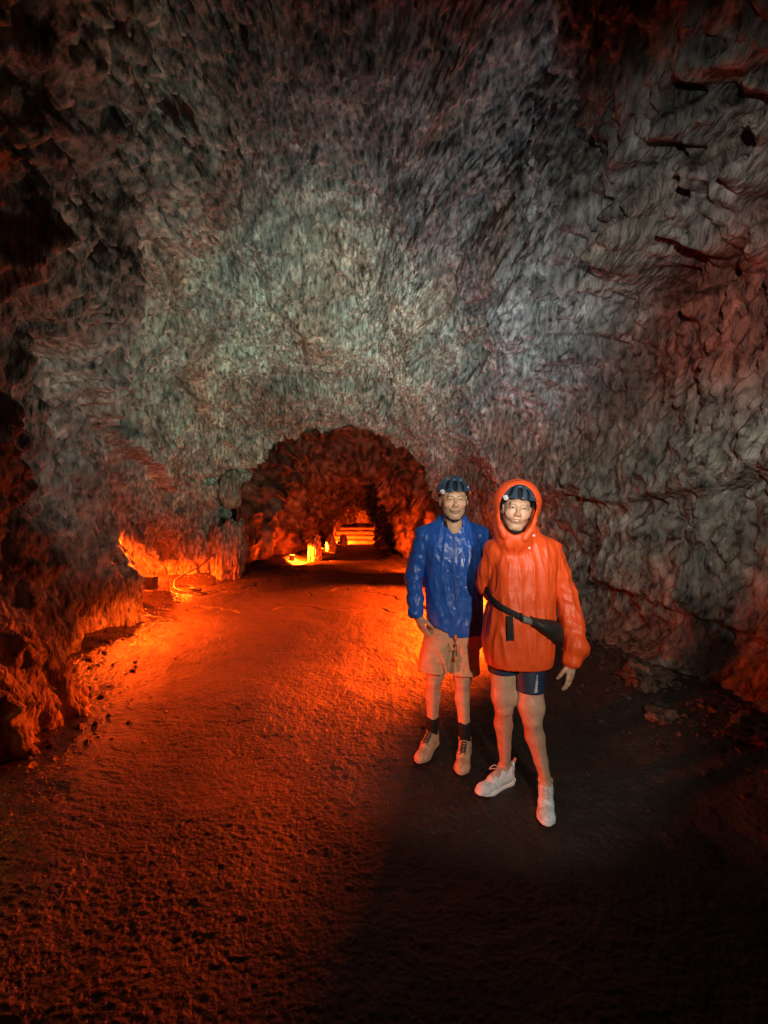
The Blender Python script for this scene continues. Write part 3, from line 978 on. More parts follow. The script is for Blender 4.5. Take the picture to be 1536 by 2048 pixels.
def limb_leg(F, hip, knee, ankle, toe, r=(0.085, 0.060, 0.053, 0.057, 0.036), heel_back=0.045):
    hip, knee, ankle, toe = [np.asarray(v, float) for v in (hip, knee, ankle, toe)]
    k1 = knee + (hip - knee) * 0.18
    F.chain([hip, k1, knee], [r[0], r[1], r[2]], 0.03)
    sh = ankle - knee; back = np.array([0, 1.0, 0])
    calf = knee + sh * 0.30 + back * 0.018; low = knee + sh * 0.68 + back * 0.008
    F.chain([knee, calf, low, ankle], [r[2] * 0.92, r[3], r[3] * 0.70, r[4]], 0.014)
    F.ell(knee + np.array([0, -0.034, 0.004]), (0.026, 0.024, 0.030), 0.010)       # knee cap
    F.chain([knee + sh * 0.10 + np.array([0, -0.020, 0]), knee + sh * 0.9 + np.array([0, -0.016, 0])], [0.024, 0.014], 0.015)   # shin
    for s in (-1, 1):
        F.ell(ankle + np.array([s * 0.030, 0.004, 0.0]), (0.012, 0.014, 0.015), 0.012)   # ankle bones
    # foot inside the shoe
    f = toe - ankle; f[2] = 0
    F.cone(ankle, ankle + f * 0.25 + np.array([0, 0, -0.050]), r[4] * 0.95, 0.024, 0.01)
    F.cone(ankle + f * 0.25 + np.array([0, 0, -0.052]), toe + np.array([0, 0, -0.010]), 0.024, 0.014, 0.01)
    F.cone(ankle + np.array([0, 0, -0.02]), ankle - unit(f) * heel_back * 0.4 + np.array([0, 0, -0.055]), 0.026, 0.020, 0.01)


M_skin_man = mat('skin_weathered', vcol=True, rough=0.48, noise=0.12, nscale=60, bump=0.12, bscale=180, bdist=0.003, sss=0.10)
M_skin_woman = mat('skin_fair', vcol=True, rough=0.46, noise=0.12, nscale=55, bump=0.12, bscale=170, bdist=0.003, sss=0.12)
M_eye = mat('eye', vcol=True, rough=0.12, spec=0.6)
M_teeth = mat('teeth', (0.62, 0.56, 0.46), rough=0.3)
M_helmet = mat('helmet_shell_navy', (0.030, 0.062, 0.110), rough=0.30, coat=0.4, noise=0.15, nscale=14, spec=0.5)
M_liner = mat('helmet_foam_black', (0.006, 0.006, 0.007), rough=0.9)
M_strap = mat('webbing_black', (0.008, 0.008, 0.009), rough=0.75, bump=0.3, bscale=400, bdist=0.002)
M_badge = mat('badge_white', (0.72, 0.74, 0.76), rough=0.35)
M_badge_ink = mat('badge_grey', (0.25, 0.30, 0.36), rough=0.4)


def skin_color(M, base, man, regions=()):
    Mi = np.linalg.inv(M)

    def fn(V):
        n = fbm3(V[:, 0] * 22, V[:, 1] * 22, V[:, 2] * 22, 3, 5)[:, None]
        c = np.array(base) * (1 + 0.10 * n)
        L = V @ Mi[:3, :3].T + Mi[:3, 3]
        x, y, z = L.T
        f = (y < -0.045) & (np.abs(x) < 0.08) & (z > -0.14) & (z < 0.12)
        def mix(mask, colr, a=1.0):
            nonlocal c
            w = (mask * f * a)[:, None]
            c = c * (1 - w) + np.array(colr) * w
        g = lambda v, s: np.exp(-(v / s) ** 2)
        red = np.array(base) * np.array([1.08, 0.72, 0.66])
        mix(g(x, 0.016) * g(z + 0.028, 0.018), red, 0.55)                       # nose tip
        mix(g(np.abs(x) - 0.042, 0.018) * g(z + 0.026, 0.018), red, 0.40)       # cheeks
        # eyebrows
        bz = 0.0255 + 0.004 * g(np.abs(x) - 0.034, 0.012)
        brow = g(z - bz, 0.0042) * sstep(0.010, 0.016, np.abs(x)) * sstep(0.054, 0.044, np.abs(x))
        mix(brow, (0.13, 0.085, 0.055), 0.80 if man else 0.45)
        # lids and lashes
        ex = (np.abs(x) - 0.031) / 0.0150; ez = (z - 0.0062) / 0.0042
        mix(np.exp(-(ex ** 2 + ez ** 2) ** 2 * 0.7), (0.10, 0.045, 0.03), 0.72)
        mix(g(np.abs(x) - 0.031, 0.017) * g(z + 0.004, 0.007), np.array(base) * 0.72, 0.45)
        # lips
        if man:
            lip = sstep(0.030, 0.022, np.abs(x)) * g(z + 0.0645, 0.0060)
            mix(lip, np.array(base) * np.array([0.80, 0.45, 0.42]), 0.75)
            mix(sstep(0.028, 0.022, np.abs(x)) * g(z + 0.0632, 0.0016), (0.08, 0.03, 0.025), 0.8)
            stub = sstep(-0.036, -0.052, z) * (1 - 0.8 * g(x, 0.018) * g(z + 0.07, 0.01))
            c = c * (1 - (0.20 * stub * f)[:, None] * np.array([1, 0.85, 0.7]))
        else:
            curve = -0.0570 + 0.0035 * (np.abs(x) / 0.028) ** 2
            up = g(z - curve, 0.0032) * sstep(0.033, 0.027, np.abs(x))
            lo = g(z - (-0.0715 + 0.012 * (x / 0.028) ** 2), 0.0042) * sstep(0.031, 0.024, np.abs(x))
            mix(np.maximum(up, lo), np.array(base) * np.array([0.85, 0.46, 0.44]), 0.75)
            ins = sstep(0.030, 0.025, np.abs(x)) * sstep(-0.0590, -0.0605, z) * sstep(-0.0680, -0.0650, z) * (y > -0.093)
            mix(ins, (0.05, 0.02, 0.018), 0.9)
        return np.clip(c, 0.01, 0.95)
    return fn


def eyeballs(M, parent, base, man):
    for s in (-1, 1):
        n = 16
        th = np.linspace(0, np.pi, n)[:, None]; ph = np.linspace(0, 2 * np.pi, 24, endpoint=False)[None, :]
        x = np.sin(th) * np.cos(ph); z = np.sin(th) * np.sin(ph); y = -np.cos(th) * np.ones_like(ph)
        L = np.stack([x, y, z], -1).transpose(1, 0, 2).reshape(-1, 3)
        r = np.sqrt((L[:, 0] - 0.05) ** 2 + L[:, 2] ** 2); fr = L[:, 1] < 0
        C = np.ones((len(L), 3)) * np.array([0.60, 0.56, 0.50])
        C[(r < 0.62) & fr] = (0.07, 0.055, 0.04); C[(r < 0.28) & fr] = (0.005, 0.005, 0.005)
        P = L * 0.0122 + np.array([s * 0.031, -0.0815, 0.0062])
        W = P @ M[:3, :3].T + M[:3, 3]
        obj('eye', mesh_from('eye', W - np.asarray(base), grid_faces(24, n, True), M_eye, True, C), parent)


def helmet(M, parent, base, label=None, badge_az=-40):
    """vented cycling helmet; M is the head frame"""
    R = M[:3, :3]; s = np.linalg.norm(R[:, 0])
    o = M[:3, 3]
    ctr = o + R @ np.array([0, 0.012, 0.07])
    ex = 0.17 * s
    g = lambda c, h: axis(c - h, c + h, 0.003)
    F = Field(g(ctr[0], 0.125 * s), g(ctr[1], 0.165 * s), g(ctr[2], 0.11 * s)); F.M = M
    F.ell((0, 0.010, 0.044), (0.108, 0.142, 0.112), 0)
    F.cone((-0.080, -0.070, 0.052), (0.080, -0.070, 0.052), 0.018, 0.018, 0.02)          # brow edge
    # lower rim: high over the brow, lower over temples and nape
    def cut(X, Y, Z):
        Mi = np.linalg.inv(M)
        x = Mi[0, 0] * X + Mi[0, 1] * Y + Mi[0, 2] * Z + Mi[0, 3]
        y = Mi[1, 0] * X + Mi[1, 1] * Y + Mi[1, 2] * Z + Mi[1, 3]
        z = Mi[2, 0] * X + Mi[2, 1] * Y + Mi[2, 2] * Z + Mi[2, 3]
        lim = 0.036 + 0.018 * sstep(0.02, -0.09, y) - 0.030 * sstep(0.03, 0.12, y)
        return z - lim
    F.func((-9, -9, -9), (9, 9, 9), cut, 0.004, 'sub')
    F.ell((0, 0.010, 0.034), (0.0985, 0.131, 0.110), 0.002, 'sub')
    # vents: rows of elongated slots between ribs
    for az, e0, e1, w in ((-62, 14, 44, .012), (-33, 20, 50, .0150), (-2, 14, 46, .0140), (27, 14, 46, .0135), (52, 6, 22, .0120), (80, 22, 48, .012), (-88, 22, 48, .012),
                          (-28, 62, 84, .0115), (8, 66, 88, .012), (45, 60, 80, .010), (130, 25, 60, .014), (180, 25, 65, .014), (-130, 25, 60, .014)):
        P = []
        for e in (e0, e1):
            a = math.radians(az); el = math.radians(e)
            dvec = np.array([math.sin(a) * math.cos(el), -math.cos(a) * math.cos(el), math.sin(el)])
            P.append(np.array([0, 0.010, 0.040]) + dvec * np.array([0.107, 0.142, 0.114]))
        F.cone(P[0], P[1], w, w * 0.9, 0.003, 'sub')
    sh, V = sculpt('helmet', F, M_helmet, parent, base, it=1, label=label)
    G = Field(*F.ax); G.M = M
    G.ell((0, 0.010, 0.034), (0.093, 0.124, 0.100), 0)
    G.func((-9, -9, -9), (9, 9, 9), lambda X, Y, Z: cut(X, Y, Z) - 0.004, 0, 'sub')
    G.ell((0, 0.010, 0.018), (0.082, 0.106, 0.098), 0.002, 'sub')
    ln, _ = sculpt('helmet_liner', G, M_liner, parent, base, it=1)
    ln.parent = sh
    # straps from the sides under the chin, meeting in a buckle
    def W(p): return R @ np.asarray(p, float) + o
    for sgn in (-1, 1):
        pts = [W((sgn * 0.082, -0.030, 0.050)), W((sgn * 0.080, -0.022, 0.0)), W((sgn * 0.070, -0.018, -0.060)), W((sgn * 0.048, -0.040, -0.100)), W((sgn * 0.012, -0.068, -0.122)), W((0, -0.070, -0.124))]
        v1, f1 = tube(spline(pts, 30), 0.0080 * s, 8, flat=(R[:, 0] / s, 0.35))
        pts = [W((sgn * 0.085, 0.045, 0.040)), W((sgn * 0.081, 0.012, -0.040)), W((sgn * 0.070, -0.016, -0.062))]
        v2, f2 = tube(spline(pts, 16), 0.0070 * s, 8, flat=(R[:, 0] / s, 0.35))
        v, f = join_geo([(v1, f1), (v2, f2)])
        obj('chin_strap', mesh_from('chin_strap', v - np.asarray(base), f, M_strap), sh)
    # white shield badge on the shell
    def patch(name, az, e, w, h, m, lift, corners):
        a = math.radians(az); el = math.radians(e)
        vs = []
        for (u, v) in corners:
            aa = a + u * w / 0.125; ee = el + v * h / 0.125
            dv = np.array([math.sin(aa) * math.cos(ee), -math.cos(aa) * math.cos(ee), math.sin(ee)])
            st_ = np.array([0, 0.010, 0.044]); q0 = W(st_ + dv * 0.22); q1 = W(st_)
            hh = F.hit(q0, q1 - q0, 0.3)
            if hh is None: hh = W(st_ + dv * np.array([0.108, 0.142, 0.112]))
            vs.append(hh - unit(q1 - q0) * lift)
        vs = np.array(vs); c = vs.mean(0)
        _u, _s, vt = np.linalg.svd(vs - c); nrm = vt[2]                 # flatten on to its own plane
        vs = vs - np.outer((vs - c) @ nrm, nrm)
        n = len(vs); back = vs + unit(W((0, 0.01, 0.044)) - c) * 0.004
        fs = [list(range(n))] + [[i, (i + 1) % n, n + (i + 1) % n, n + i] for i in range(n)]
        return obj(name, mesh_from(name, np.concatenate([vs, back]) - np.asarray(base), fs, m, False), sh)
    b = patch('badge', badge_az, 5, 0.012, 0.014, M_badge, 0.0035, [(-1, -1), (0.1, -1), (0.9, -0.2), (1.1, 1.0), (0.2, 0.8), (-0.8, 0.5)])
    patch('badge_mark', badge_az, 5, 0.0050, 0.007, M_badge_ink, 0.0046, [(-0.9, -1), (0.4, -0.9), (0.9, 0.0), (0.5, 0.9), (-0.6, 0.6)])
    return sh, F


# ------------------------------------------------------------------ shoes
def running_shoe(name, heel, toe, parent, base, upper_mat, sole_mat, lace_mat, tab_mat, length=0.29, opening=None, loops=True, label=None, hh=0.0):
    heel = np.asarray(heel, float); toe = np.asarray(toe, float)
    fwd = unit(toe - heel); up = np.array([0, 0, 1.0]); up = unit(up - fwd * up.dot(fwd)); side = np.cross(fwd, up)
    s = length / 0.29
    M = np.eye(4); M[:3, 0] = fwd * s; M[:3, 1] = side * s; M[:3, 2] = up * s; M[:3, 3] = heel     # x forward, z up from the sole
    ext = np.array([toe, heel]); lo = ext.min(0) - 0.08; hi = ext.max(0) + 0.08; hi[2] += 0.10
    F = Field(axis(lo[0], hi[0], 0.003), axis(lo[1], hi[1], 0.003), axis(lo[2], hi[2], 0.003)); F.M = M
    # upper
    F.ell((0.055, 0, 0.062), (0.058, 0.035, 0.048), 0)
    F.cone((0.050, 0, 0.055), (0.155, 0, 0.050), 0.036, 0.036, 0.03, flat=((0, 1, 0), 1.12))
    F.cone((0.150, 0, 0.044), (0.235, -0.004, 0.038), 0.040, 0.032, 0.03, flat=((0, 0, 1), 1.25))
    F.ell((0.240, -0.004, 0.040), (0.048, 0.042, 0.026), 0.02)
    F.cone((0.052, 0, 0.080), (0.048, 0, 0.104), 0.038, 0.039, 0.02, flat=((0, 1, 0), 1.10))
    F.cone((0.100, 0, 0.085), (0.160, 0, 0.068), 0.024, 0.020, 0.02, flat=((0, 1, 0), 0.75))   # tongue rise
    F.cone((0.002, 0, 0.095), (-0.004, 0, 0.122), 0.010, 0.006, 0.012, flat=((0, 1, 0), 0.5))          # heel tab
    F.box((0.13, 0, 0.0), (0.2, 0.09, 0.024), 0.004, 'sub')
    F.cone((0.056, 0, 0.110), (0.050, 0, 0.190), 0.031, 0.036, 0.006, 'sub', flat=((0, 1, 0), 1.15))       # opening
    up_o, _ = sculpt('shoe', F, upper_mat, parent, base, it=1, label=label)
    # sole: thick rockered foam with a waist
    G = Field(*F.ax); G.M = M
    Mi = np.linalg.inv(M)

    def sole(X, Y, Z):
        x = Mi[0, 0] * X + Mi[0, 1] * Y + Mi[0, 2] * Z + Mi[0, 3]
        y = Mi[1, 0] * X + Mi[1, 1] * Y + Mi[1, 2] * Z + Mi[1, 3]
        z = Mi[2, 0] * X + Mi[2, 1] * Y + Mi[2, 2] * Z + Mi[2, 3]
        w = np.interp(x, [-0.016, -0.008, 0.03, 0.10, 0.20, 0.25, 0.285, 0.300], [0.002, 0.022, 0.041, 0.036, 0.050, 0.046, 0.026, 0.002])
        top = 0.036 + 0.006 * np.sin(x * 60) * 0.5 + 0.006 * sstep(0.22, 0.30, x)
        bot = 0.022 * sstep(0.19, 0.30, x) + 0.012 * sstep(0.02, -0.02, x)
        zm = (top + bot) / 2; zh = (top - bot) / 2
        fl = 1 - 0.25 * np.abs((z - zm) / zh) ** 3
        return np.maximum(np.maximum((np.abs(y) - w * fl) * 0.8, np.abs(z - zm) - zh), np.maximum(x - 0.294, -0.012 - x))
    G.func(F.ax and [a[0] for a in F.ax], [a[-1] for a in F.ax], sole)
    so, _ = sculpt('sole', G, sole_mat, parent, base, it=2)
    so.parent = up_o
    # laces zig-zag over the tongue
    parts = []
    def onto(x, y, lift=0.003):
        p0 = M[:3, :3] @ np.array([x, y, 0.20]) + heel
        h = F.hit(p0, -up, 0.25)
        return (h if h is not None else M[:3, :3] @ np.array([x, y, 0.08]) + heel) + up * lift
    xs = [0.100, 0.117, 0.134, 0.151, 0.168]
    for i, x in enumerate(xs):
        for sg in (-1, 1):
            x2 = x + 0.015
            parts.append(tube([onto(x, -0.019 * sg), onto((x + x2) / 2, 0, 0.005), onto(x2, 0.019 * sg)], 0.0027 * s, 6))
    if loops:
        k = onto(0.108, 0.0, 0.008)
        for sg in (-1, 1):
            q = [k, k + (side * sg * 0.03 + fwd * 0.015 + up * 0.006) * s, k + (side * sg * 0.042 + fwd * 0.045 - up * 0.014) * s, k + (side * sg * 0.024 + fwd * 0.040 - up * 0.006) * s, k]
            parts.append(tube(spline(q, 20), 0.0026 * s, 6))
    v, f = join_geo(parts)
    la = obj('laces', mesh_from('laces', v - np.asarray(base), f, lace_mat), up_o)
    # pull tab at the heel
    p = M[:3, :3] @ np.array([-0.004, 0, 0.112]) + heel
    q = [p - up * 0.01, p - fwd * 0.014 * s + up * 0.016 * s, p - fwd * 0.024 * s + up * 0.026 * s]
    v, f = tube(spline(q, 8), [0.009 * s] * 7 + [0.007 * s], 8, flat=(fwd, 0.35))
    obj('pull_tab', mesh_from('pull_tab', v - np.asarray(base), f, tab_mat), up_o)
    return up_o

# ------------------------------------------------------------------ people
def gz(x, y): return float(ground_h(np.array(float(x)), np.array(float(y))))


M_blue = mat('wet_nylon_blue', (0.025, 0.125, 0.55), rough=0.36, noise=0.18, nscale=7, rnoise=0.12, bump=0.45, bscale=30, bdist=0.012, coat=0.12, bdetail=5)
M_orange = mat('nylon_orange', (0.88, 0.10, 0.018), rough=0.48, noise=0.10, nscale=7, bump=0.25, bscale=26, bdist=0.012, coat=0.0, bdetail=5)
M_tan = mat('shorts_cotton_tan', (0.62, 0.41, 0.24), rough=0.85, noise=0.10, nscale=30, bump=0.25, bscale=260, bdist=0.002)
M_navy = mat('shorts_lycra_navy', (0.012, 0.030, 0.072), rough=0.55, noise=0.1, bump=0.1, bscale=300, bdist=0.001)
M_black = mat('cloth_black', (0.007, 0.007, 0.008), rough=0.85, noise=0.2, bump=0.2, bscale=200, bdist=0.002)
M_zip = mat('zip_blue', (0.012, 0.05, 0.26), rough=0.4, bump=0.5, bscale=500, bdist=0.002)
M_pull = mat('zip_pull_orange', (0.75, 0.30, 0.12), rough=0.4)
M_cord = mat('cord_grey', (0.12, 0.09, 0.07), rough=0.7)
M_shoe_tan = mat('shoe_mesh_tan', (0.56, 0.38, 0.24), rough=0.8, noise=0.25, nscale=60, bump=0.5, bscale=320, bdist=0.002)
M_sole_tan = mat('shoe_foam_tan', (0.50, 0.36, 0.25), rough=0.6, noise=0.1)
M_lace_dark = mat('laces_dark', (0.015, 0.012, 0.012), rough=0.8)
M_shoe_white = mat('shoe_mesh_white', (0.66, 0.77, 0.82), rough=0.75, noise=0.25, nscale=45, bump=0.5, bscale=320, bdist=0.002)
M_sole_white = mat('shoe_foam_white', (0.76, 0.84, 0.86), rough=0.55, noise=0.12, nscale=25)
M_lace_white = mat('laces_white', (0.62, 0.52, 0.46), rough=0.8)
M_tab_pink = mat('pull_tab_pink', (0.70, 0.28, 0.20), rough=0.7)
M_buckle = mat('buckle_grey', (0.16, 0.15, 0.14), rough=0.4)
M_print = mat('print_white', (0.66, 0.70, 0.78), rough=0.5)
M_pack = mat('pack_nylon_black', (0.020, 0.022, 0.020), rough=0.6, noise=0.3, nscale=18, bump=0.35, bscale=260, bdist=0.002)


def folds(seed, a1=0.010, a2=0.005, sx=9.0, sz=3.2, zlo=-1, zhi=9, sleeve=None):
    def fn(V, N):
        x, y, z = V.T
        q = z + 0.5 * (x - 0.6)
        f1 = fbm3(x * sx, y * sx, q * sz, 2, seed)
        f2 = 1 - 2 * np.abs(n3(x * sx * 2.1, y * sx * 2.1, q * sz * 1.7, seed + 6))
        f3 = 1 - 2 * np.abs(n3(x * sx * 3.7 + 3, y * sx * 3.7, q * sz * 4.5, seed + 9))
        m = sstep(zlo - 0.02, zlo + 0.03, z) * sstep(zhi + 0.02, zhi - 0.04, z)
        f4 = 0
        if sleeve:      # cross wrinkles bunching at elbow and cuff
            w = sstep(sleeve[0], sleeve[1], x)
            g4 = n3(x * 7 + 2, y * 7, (z + 0.35 * x) * 24, seed + 12); f4 = w * (0.0065 * g4 + 0.0045 * (1 - 2 * np.abs(n3(x * 9, y * 9, (z - 0.5 * y) * 15, seed + 15))))
        return (a1 * f1 + a2 * (f2 - 0.3) + a2 * 0.45 * (f3 - 0.3)) * (0.25 + 0.75 * m) + f4
    return fn


def strip_on(field, pts_xz, half_w, lift, y_from, name, m, parent, base, thick=0.003):
    """flat band laid on the front of a surface along a line of (x, z) points"""
    P = []; T = []
    for i, (x, z) in enumerate(pts_xz):
        a = np.array(pts_xz[max(i - 1, 0)]); b = np.array(pts_xz[min(i + 1, len(pts_xz) - 1)])
        t = (b - a) / np.linalg.norm(b - a); nrm = np.array([t[1], -t[0]])
        row = []
        for u in (-1, 1):
            q = np.array([x, z]) + nrm * u * half_w
            h = field.hit((q[0], y_from, q[1]), (0, 1, 0), 0.6)
            row.append(h if h is not None else np.array([q[0], y_from + 0.2, q[1]]))
        P.append(row)
    P = np.array(P)
    ym = P[:, :, 1].min(1, keepdims=True); P[:, :, 1] = 0.5 * P[:, :, 1] + 0.5 * ym
    V = np.concatenate([P.reshape(-1, 3) - [0, lift, 0], P.reshape(-1, 3) + [0, thick, 0]])
    n = len(pts_xz); F = []
    for i in range(n - 1):
        F.append([2 * i, 2 * i + 1, 2 * i + 3, 2 * i + 2])
        for u in (0, 1):
            F.append([2 * i + u, 2 * i + 2 + u, 2 * n + 2 * i + 2 + u, 2 * n + 2 * i + u])
    F.append([0, 1, 2 * n + 1, 2 * n]); F.append([2 * n - 2, 2 * n - 1, 4 * n - 1, 4 * n - 2])
    return obj(name, mesh_from(name, V - np.asarray(base), F, m, False), parent)


# ======================= man in the blue jacket
MB = (0.44, 2.55, 0.0)
man = empty('person', MB, 'person in a wet blue rain jacket, tan shorts, brown shoes and dark helmet', 'person')
HM = head_frame((0.436, 2.475, 1.622), -3, 2, -1)
F = Field(axis(0.05, 1.02, 0.0062, [(0.345, 0.53, 0.0026), (0.16, 0.30, 0.0034)]),
          axis(2.28, 2.80, 0.0062, [(2.34, 2.60, 0.0028), (2.42, 2.56, 0.0034)]),
          axis(0.0, 1.75, 0.0065, [(1.48, 1.745, 0.0026), (0.72, 0.93, 0.0034)]))
F.loft([(0.78, .45, 2.56, .155, .105), (0.95, .448, 2.56, .140, .10), (1.10, .445, 2.56, .145, .105), (1.30, .44, 2.56, .165, .11), (1.40, .44, 2.57, .150, .095), (1.46, .44, 2.57, .085, .075)], 0)
for s in (-1, 1):
    F.cone((.44 + s * .05, 2.57, 1.45), (.44 + s * .165, 2.57, 1.40), .05, .052, .03)
F.chain([(.275, 2.57, 1.39), (.195, 2.57, 1.11), (.207, 2.50, .900)], [.050, .040, .028], .02)
F.chain([(.61, 2.57, 1.39), (.74, 2.62, 1.14), (.90, 2.46, 1.10)], [.050, .040, .028], .02)
RL = dict(hip=(.375, 2.56, .80), knee=(.320, 2.55, .455), ankle=(.318, 2.595, .112), toe=(.225, 2.43, .045))
LL = dict(hip=(.518, 2.56, .80), knee=(.503, 2.535, .450), ankle=(.516, 2.515, .110), toe=(.455, 2.33, .045))
for L in (RL, LL):
    limb_leg(F, L['hip'], L['knee'], L['ankle'], L['toe'], (.082, .058, .047, .050, .031))
hand(F, (.208, 2.498, .895), (.36, -.08, -.93), (.80, .50, .1), (.45, -.80, .35), 1.0, (0.22, 0.30, 0.36, 0.42), 0.25)
hand(F, (.90, 2.46, 1.10), (.95, -.15, -.1), (0, -1, 0), (0, 0, 1), 1.0)
sculpt_head(F, HM, True)
sculpt('body', F, M_skin_man, man, MB, 2, col=skin_color(HM, (0.62, 0.40, 0.26), True))
eyeballs(HM, man, MB, True)
helmet(HM, man, MB)

# black shirt under the jacket
F = Field(axis(0.30, 0.58, 0.005), axis(2.42, 2.70, 0.005), axis(1.30, 1.56, 0.005))
F.loft([(1.32, .44, 2.55, .13, .105), (1.44, .44, 2.555, .10, .085), (1.475, .438, 2.545, .078, .078), (1.497, .437, 2.54, .072, .074)], 0)
sculpt('shirt', F, M_black, man, MB)

# jacket
F = Field(axis(0.08, 1.02, 0.0045), axis(2.34, 2.76, 0.005), axis(0.76, 1.56, 0.0048))
jk = [(0.776, .455, 2.55, .181, .128), (.80, .455, 2.55, .183, .128), (.90, .452, 2.55, .178, .126), (1.02, .450, 2.55, .176, .124), (1.2, .447, 2.555, .186, .127),
      (1.33, .444, 2.56, .190, .125), (1.41, .442, 2.565, .165, .108), (1.465, .440, 2.56, .112, .088), (1.49, .440, 2.55, .094, .084), (1.53, .440, 2.545, .092, .082)]
F.loft(jk, 0)
for s in (-1, 1):
    F.cone((.44 + s * .06, 2.57, 1.448), (.44 + s * .168, 2.57, 1.398), .062, .066, .04)
F.chain([(.273, 2.57, 1.385), (.225, 2.575, 1.23), (.190, 2.57, 1.11), (.200, 2.53, 1.0), (.207, 2.50, .925)], [.066, .058, .052, .046, .040], .02)
F.cone((.207, 2.50, .930), (.198, 2.497, .915), .041, .044, .004)
F.chain([(.615, 2.57, 1.385), (.68, 2.60, 1.25), (.74, 2.62, 1.14), (.86, 2.50, 1.11)], [.066, .058, .052, .042], .02)
F.cone((.207, 2.50, .885), (.209, 2.50, .80), .034, .2, 0.003, 'sub')                                   # open cuff
F.func((-9, -9, -9), (9, 9, 9), lambda X, Y, Z: (np.abs(X - .435) - (Z - 1.425) * 0.95 + (Y - 2.44) * 1.3 * (Y > 2.44)) + 0 * Z, 0.008, 'sub')    # open V at the throat
F.loft([(1.43, .438, 2.545, .085, .075), (1.60, .438, 2.54, .085, .078)], 0.004, 'sub')
jk_o, _ = sculpt('jacket', F, M_blue, man, MB, 2, disp=folds(11, .0110, .0068, 8.5, 3.2, 0.79, 1.46, sleeve=(.275, .235)))
strip_on(F, [(.437 + .004 * math.sin(z * 9), z) for z in np.linspace(.785, 1.405, 34)], .0045, .004, 2.2, 'zip', M_zip, jk_o, MB)
v, f = tube([(.437, 2.412, .800), (.437, 2.405, .787), (.437, 2.405, .772)], [.008, .009, .007], 8)
obj('zip_pull', mesh_from('zip_pull', v - np.array(MB), f, M_pull), jk_o)
# hanging cord with a bead
cord, _c = join_geo([tube(spline([(.438, 2.405, .780), (.436, 2.402, .745), (.442, 2.400, .71), (.440, 2.400, .668)], 14), .0032, 6), tube([(.436, 2.402, .744), (.437, 2.40, .733)], [.007, .007], 8)])
co = obj('drawcord', mesh_from('drawcord', cord - np.array(MB), _c, M_cord), jk_o)
v, f = tube([(.440, 2.400, .672), (.440, 2.400, .660), (.440, 2.400, .648)], [.004, .0075, .008], 8)
obj('cord_bead', mesh_from('cord_bead', v - np.array(MB), f, M_pull), jk_o)

# shorts
F = Field(axis(0.17, 0.72, 0.0045), axis(2.36, 2.74, 0.0045), axis(0.50, 0.90, 0.0045))
F.loft([(.70, .449, 2.555, .182, .118), (.80, .450, 2.555, .176, .118), (.88, .45, 2.555, .165, .112)], 0)
F.loft([(.545, .312, 2.54, .094, .108), (.62, .320, 2.545, .095, .112), (.78, .37, 2.55, .092, .115)], .03)
F.loft([(.535, .512, 2.535, .100, .108), (.62, .510, 2.54, .098, .112), (.78, .520, 2.55, .092, .115)], .03)
F.cone((.408, 2.42, .50), (.425, 2.43, .625), .022, .006, .012, 'sub')
for px, sp_ in ((.312, .064), (.512, .066)):
    F.cone((px, 2.545, .50), (px, 2.545, .565), sp_ + .006, sp_, .004, 'sub')
F.chain([(.40, 2.445, .74), (.385, 2.43, .66), (.37, 2.425, .58)], [.006, .007, .003], .012, 'sub')
F.chain([(.47, 2.44, .72), (.46, 2.43, .64), (.50, 2.425, .57)], [.005, .006, .003], .012, 'sub')
F.chain([(.30, 2.46, .76), (.345, 2.43, .70), (.37, 2.42, .63), (.385, 2.425, .56)], [.004, .009, .009, .004], .014)
sculpt('shorts', F, M_tan, man, MB, 2, disp=folds(21, .007, .0035, 8, 4.0, .52, .9))

for L, lab in ((RL, None), (LL, None)):
    a = np.array(L['ankle']); F = Field(axis(a[0] - .07, a[0] + .07, .004), axis(a[1] - .08, a[1] + .08, .004), axis(.05, .23, .004))
    k = np.array(L['knee']); up = a + (k - a) * 0.24
    F.cone(a - np.array([0, 0, .03]), up, .035, .041, .0)
    F.func((-9, -9, -9), (9, 9, 9), lambda X, Y, Z: Z - .188 + 0 * X, .002, 'sub') if False else None
    sculpt('sock', F, M_black, man, MB, 1)
    fw = unit(np.array(L['toe']) * [1, 1, 0] - a * [1, 1, 0])
    h = a - fw * 0.055; h[2] = max(gz(h[0], h[1]), gz(a[0], a[1])) - 0.004; t = h + fw * 0.285; t[2] = max(gz(t[0], t[1]) - .004, h[2] - .006)
    running_shoe('shoe', h, t, man, MB, M_shoe_tan, M_sole_tan, M_lace_dark, M_shoe_tan, 0.285, loops=False)

# ======================= woman in the orange jacket
WB = (0.76, 2.18, 0.0)
woman = empty('person', WB, 'person in a hooded orange rain jacket, navy cycling shorts and white shoes', 'person')
HW = head_frame((0.716, 2.135, 1.560), -13, -3, 7, 0.95)
F = Field(axis(0.45, 1.16, 0.0060, [(0.63, 0.81, 0.0026), (0.93, 1.03, 0.0034)]),
          axis(1.90, 2.50, 0.0062, [(2.00, 2.27, 0.0028)]),
          axis(0.0, 1.69, 0.0065, [(1.42, 1.68, 0.0026), (0.54, 0.77, 0.0034)]))
F.loft([(.76, .72, 2.20, .155, .115), (.95, .745, 2.20, .130, .10), (1.10, .765, 2.20, .135, .10), (1.26, .775, 2.21, .145, .11), (1.36, .775, 2.22, .125, .085), (1.42, .76, 2.21, .07, .065)], 0)
for s in (-1, 1):
    F.cone((.77 + s * .04, 2.22, 1.39), (.775 + s * .14, 2.22, 1.35), .042, .045, .03)
F.chain([(.92, 2.22, 1.34), (1.015, 2.205, 1.07), (1.0, 2.10, .76)], [.045, .037, .024], .02)
F.chain([(.64, 2.22, 1.34), (.60, 2.30, 1.12), (.72, 2.42, .96)], [.045, .037, .025], .02)
